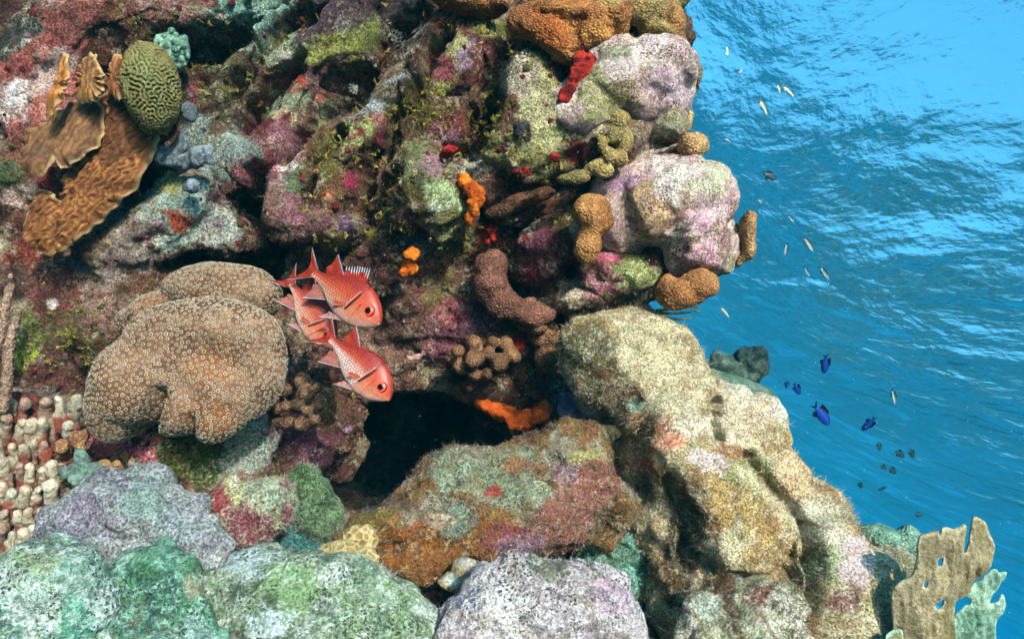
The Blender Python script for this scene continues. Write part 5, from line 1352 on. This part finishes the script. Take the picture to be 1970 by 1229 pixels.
    if spines:
        sf = fin('spiny_dorsal_fin', (0.40, zt(.40)), (0.655, zt(.655)), (0.44, zt(.40) + 0.10), (0.69, zt(.655) + 0.05), -0.1, colr='9c2418', edgec='9c2418', lead=0)
        for q in range(10):
            x0 = 0.405 + 0.027 * q; h_ = 0.145 - 0.007 * q
            t = np.linspace(0, 1, 8)
            pts = W(x0 + t * 0.055, zt(x0) + t * h_, np.zeros(8))
            v, f = tube(pts, np.linspace(0.0075, 0.0025, 8) * L, 7)
            tt = np.concatenate([np.repeat(t, 7), [0, 1]])
            mk('spine', v, f, M_FIN, parent=sf, col=np.where((tt > 0.55)[:, None], lin('d4e0ec'), np.where((tt > 0.35)[:, None], lin('d8b0a8'), lin('a83a2c'))))
    else:
        fin('folded_dorsal_fin', (0.33, zt(.33)), (0.66, zt(.66)), (0.36, zt(.33) + 0.014), (0.68, zt(.66) + 0.014), -0.05, colr='b03020', edgec='c8d4dc', lead=1)
soldier('bright red soldierfish with its spiny back fin raised', (732, 622), (603, 524), 0.93, 0.975, 1)
soldier('lowest red soldierfish with silvery scaled flank and folded spines', (751, 768), (636, 652), 0.90, 0.93, 2, pale=0.75, spines=False)
soldier('red soldierfish half hidden behind the other two beside the star coral', (640, 668), (560, 546), 0.985, 1.0, 3, pale=0.2, spines=False)

# ------------------------------------------------------------------ small fish in open water
def small_proto(kind):
    """unit-length fish, nose at +x, back at +z, parts in local coordinates"""
    root = empty(kind, (0, 0, 0))
    if kind == 'wrasse':
        T_ = np.array([0, .045, .075, .085, .08, .06, .035]); B_ = -T_ * 0.95; W_ = np.array([0, .04, .06, .065, .055, .035, .012])
        top, mid, bel, tailc = '8a8018', 'a8ac98', 'c0c0b0', '8a8430'
    elif kind == 'blue_chromis':
        T_ = np.array([0, .09, .16, .19, .17, .10, .045]); B_ = -T_ * 0.9; W_ = np.array([0, .05, .075, .085, .07, .04, .012])
        top, mid, bel, tailc = '0c1644', '143a98', '123084', '0c1228'
    elif kind == 'damselfish':
        T_ = np.array([0, .10, .17, .20, .18, .10, .045]); B_ = -T_ * 0.95; W_ = np.array([0, .05, .075, .085, .07, .04, .012])
        top, mid, bel, tailc = '14201c', '1c2c2c', '24383c', '10181a'
    else:
        T_ = np.array([0, .06, .105, .12, .105, .065, .03]); B_ = -T_ * 0.95; W_ = np.array([0, .045, .065, .07, .055, .035, .01])
        top, mid, bel, tailc = '2c3418', '4c6868', '94b0b0', '20302c'
    k = np.array([0, .06, .18, .36, .55, .74, .84])
    ns, na = 26, 18
    s = np.linspace(0, 0.84, ns); ph = np.linspace(0, 2 * math.pi, na, endpoint=False)
    t, b, w = np.interp(s, k, T_), np.interp(s, k, B_), np.interp(s, k, W_)
    ker = np.ones(3) / 3
    t, b, w = (np.convolve(np.pad(q, 1, 'edge'), ker, 'valid') for q in (t, b, w))
    Z = ((t + b) / 2)[:, None] + ((t - b) / 2)[:, None] * np.sin(ph)[None]
    Y = w[:, None] * np.cos(ph)[None]
    X = np.broadcast_to(0.5 - s[:, None], Z.shape)
    V = np.stack([X, Y, Z], -1).reshape(-1, 3)
    i = np.arange(ns - 1)[:, None] * na + np.arange(na)[None]; j = np.arange(ns - 1)[:, None] * na + (np.arange(na)[None] + 1) % na
    F = np.stack([i, j, j + na, i + na], -1).reshape(-1, 4)
    zr = np.broadcast_to(np.sin(ph)[None], Z.shape)[..., None]
    C = np.where(zr > 0.35, lin(top), np.where(zr > -0.25, lin(mid), lin(bel)))
    mk('body', V, F, M_FISH, parent=root, col=C.reshape(-1, 3))
    def flat(name, poly, c, y=0.006):
        p = np.array(poly, float); n = len(p)
        v = np.concatenate([np.stack([p[:, 0], np.full(n, y), p[:, 1]], 1), np.stack([p[:, 0], np.full(n, -y), p[:, 1]], 1)])
        f = [np.array([[0, a, a + 1] for a in range(1, n - 1)] + [[n, n + a + 1, n + a] for a in range(1, n - 1)]), np.array([[a, (a + 1) % n, n + (a + 1) % n, n + a] for a in range(n)])]
        mk(name, v, f, M_FIN, parent=root, col=np.tile(lin(c), (2 * n, 1)), smooth=False)
    h = T_[-1]
    flat('tail_fin', [(-0.33, h * .8), (-0.40, h * 1.2), (-0.52, h * 3.2), (-0.42, 0.012), (-0.33, 0)], tailc)
    flat('tail_fin', [(-0.33, -h * .8), (-0.33, 0), (-0.42, -0.012), (-0.52, -h * 3.2), (-0.40, -h * 1.2)], tailc)
    pk = T_.max()
    flat('dorsal_fin', [(0.22, pk * .85), (0.10, pk * 1.3), (-0.12, pk * 1.35), (-0.26, pk * 1.25), (-0.24, pk * .4)], tailc if kind != 'wrasse' else 'a89c30')
    flat('anal_fin', [(-0.02, -pk * .85), (-0.14, -pk * 1.35), (-0.27, -pk * 1.05), (-0.24, -pk * .35)], tailc if kind != 'wrasse' else 'd0d0c0')
    g, gf = ICO1
    for sgn in (1, -1):
        v = g * [0.022, 0.012, 0.022] + [0.40, sgn * np.interp(0.10, k, W_) * 0.9, pk * 0.18]
        mk('eye', v, gf, M_EYE, parent=root, col=np.tile(lin('080a0c'), (len(v), 1)))
    return root
def copy_tree(o):
    c = o.copy(); COL.objects.link(c)
    for ch in o.children:
        q = ch.copy(); q.parent = c; COL.objects.link(q)
    return c
USED = {}
def place(kind, x, y, Lpx, head, real, label, group, yaw=0.0, flip=1):
    """head: direction of travel in the picture, degrees counter-clockwise from right"""
    if kind not in USED:
        USED[kind] = small_proto(kind); o = USED[kind]
    else: o = copy_tree(USED[kind])
    d = real * FPX / Lpx
    a = math.radians(head)
    fw = math.cos(a) * RT + math.sin(a) * UP
    fw = math.cos(yaw) * fw + math.sin(yaw) * FW
    lat = -FW - (-FW @ fw) * fw; lat /= np.linalg.norm(lat)
    dor = np.cross(fw, lat) 
    if dor @ (0.55 * RT + 0.84 * UP) * flip < 0: dor = -dor; lat = -lat
    c = P(x, y, d)
    m = Matrix(((fw[0], lat[0], dor[0]), (fw[1], lat[1], dor[1]), (fw[2], lat[2], dor[2]))).to_4x4()
    o.matrix_world = Matrix.Translation(Vector(c)) @ m @ Matrix.Scale(real, 4)
    tag(o, label, 'fish', group)
GB, GD, GC, GW = 'blue chromis in open water', 'dark damselfish in open water', 'silvery chromis in open water', 'slender wrasses in open water'
place('blue_chromis', 1580, 797, 60, -48, 0.11, 'brightest and largest blue chromis swimming off the ridge', GB, 0.3)
place('blue_chromis', 1587, 700, 44, -80, 0.10, 'dark blue chromis diving above the brightest blue one', GB, 0.5)
place('blue_chromis', 1533, 748, 32, -55, 0.09, 'small dark blue chromis beside the far coral heads', GB, 0.4)
place('blue_chromis', 1671, 815, 40, -115, 0.10, 'dark blue chromis turned the opposite way to the others', GB, 0.6)
place('blue_chromis', 1513, 739, 20, -80, 0.08, 'tiniest dark blue chromis next to the far coral head', GB, 0.6)
place('damselfish', 1481, 339, 34, -15, 0.10, 'dark plump damselfish alone beside the broad cream lobe', GD, 0.3)
for x, y, L_, h, lb in ((1691, 858, 20, -70, 'small dark damselfish just under the chromis that faces the other way'), (1731, 873, 28, -30, 'dark damselfish, the longest of the loose school, beside a steeper one'), (1754, 872, 24, -60, 'dark damselfish diving steeply beside the longest of the school'),
                        (1717, 905, 26, -30, 'dark damselfish overlapping a smaller one at the bottom of the school'), (1700, 898, 19, -25, 'smallest dark damselfish, overlapped by a larger one'), (1655, 933, 20, -50, 'dark damselfish closest to the hazy reef slope')):
    place('damselfish', x, y, L_, h, 0.09, lb, GD, random.uniform(-.3, .5))
place('damselfish', 1767, 990, 19, -10, 0.09, 'lone dark damselfish above the fire coral', GD, 0.2)
place('chromis', 1697, 939, 24, -115, 0.09, 'thin dark chromis diving below the damselfish school', GC, 0.9)
for x, y, L_, h, lb in ((1555, 470, 38, -62, 'largest slim silvery chromis diving off the reef tip'), (1586, 526, 36, -52, 'slim silvery chromis lowest and outermost of those off the reef tip'), (1552, 523, 26, -50, 'smaller slim chromis trailing beside the outermost one'), (1512, 480, 26, -95, 'slim dark chromis pointing straight down beside the long tan coral cap'), (1521, 421, 24, -40, 'slim dark chromis highest of those off the reef tip')):
    place('chromis', x, y, L_, h, 0.10, lb, GC, random.uniform(-.2, .4))
place('chromis', 1719, 763, 36, -72, 0.10, 'silvery chromis with a pale belly swimming apart over the open blue', GC, 0.2)
place('wrasse', 1468, 207, 38, -62, 0.11, 'white and yellow wrasse diving, the plumpest of the slender ones', GW, 0.1)
place('wrasse', 1516, 176, 34, -42, 0.11, 'white wrasse with yellow back beside a smaller companion', GW, 0.1)
place('wrasse', 1498, 172, 22, -70, 0.09, 'small dull wrasse touching the white wrasse', GW, 0.3)
place('wrasse', 1399, 100, 26, 85, 0.10, 'dark edged wrasse rising beside the pink speckled lobe', GW, 0.4)
place('wrasse', 1425, 138, 16, 60, 0.08, 'tiny wrasse under the rising one', GW, 0.4)
place('wrasse', 1394, 600, 28, -50, 0.08, 'yellow wrasse below the kidney shaped coral', GW, 0.1)
place('wrasse', 1400, 270, 15, -35, 0.07, 'tiny yellow wrasse beside the tan coral cap', GW, 0.2)
place('wrasse', 1463, 388, 13, -50, 0.07, 'tiny yellow wrasse beside the small yellow coral cap', GW, 0.2)

# ------------------------------------------------------------------ drifting specks
def snow():
    r = np.random.default_rng(2); n = 420
    d = r.uniform(0.5, 2.6, n); x = np.where(r.random(n) < 0.5, r.uniform(560, 1250, n), r.uniform(1300, 1970, n)); y = r.uniform(0, 1229, n)
    c = P(x, y, d); g, gf = ico(1)
    sz = r.uniform(0.00025, 0.0007, n) * d
    V = (c[:, None] + sz[:, None, None] * g[None]).reshape(-1, 3)
    F = (np.arange(n)[:, None, None] * len(g) + gf[None]).reshape(-1, 3)
    tag(mk('drifting_specks', V, F, M_PLAINC, col=np.tile(lin('d8dcdc'), (len(V), 1))), 'fine pale specks drifting in the water', 'specks', kind='stuff')
snow()

for o in bpy.data.objects:
    if '_o' in o: del o['_o']
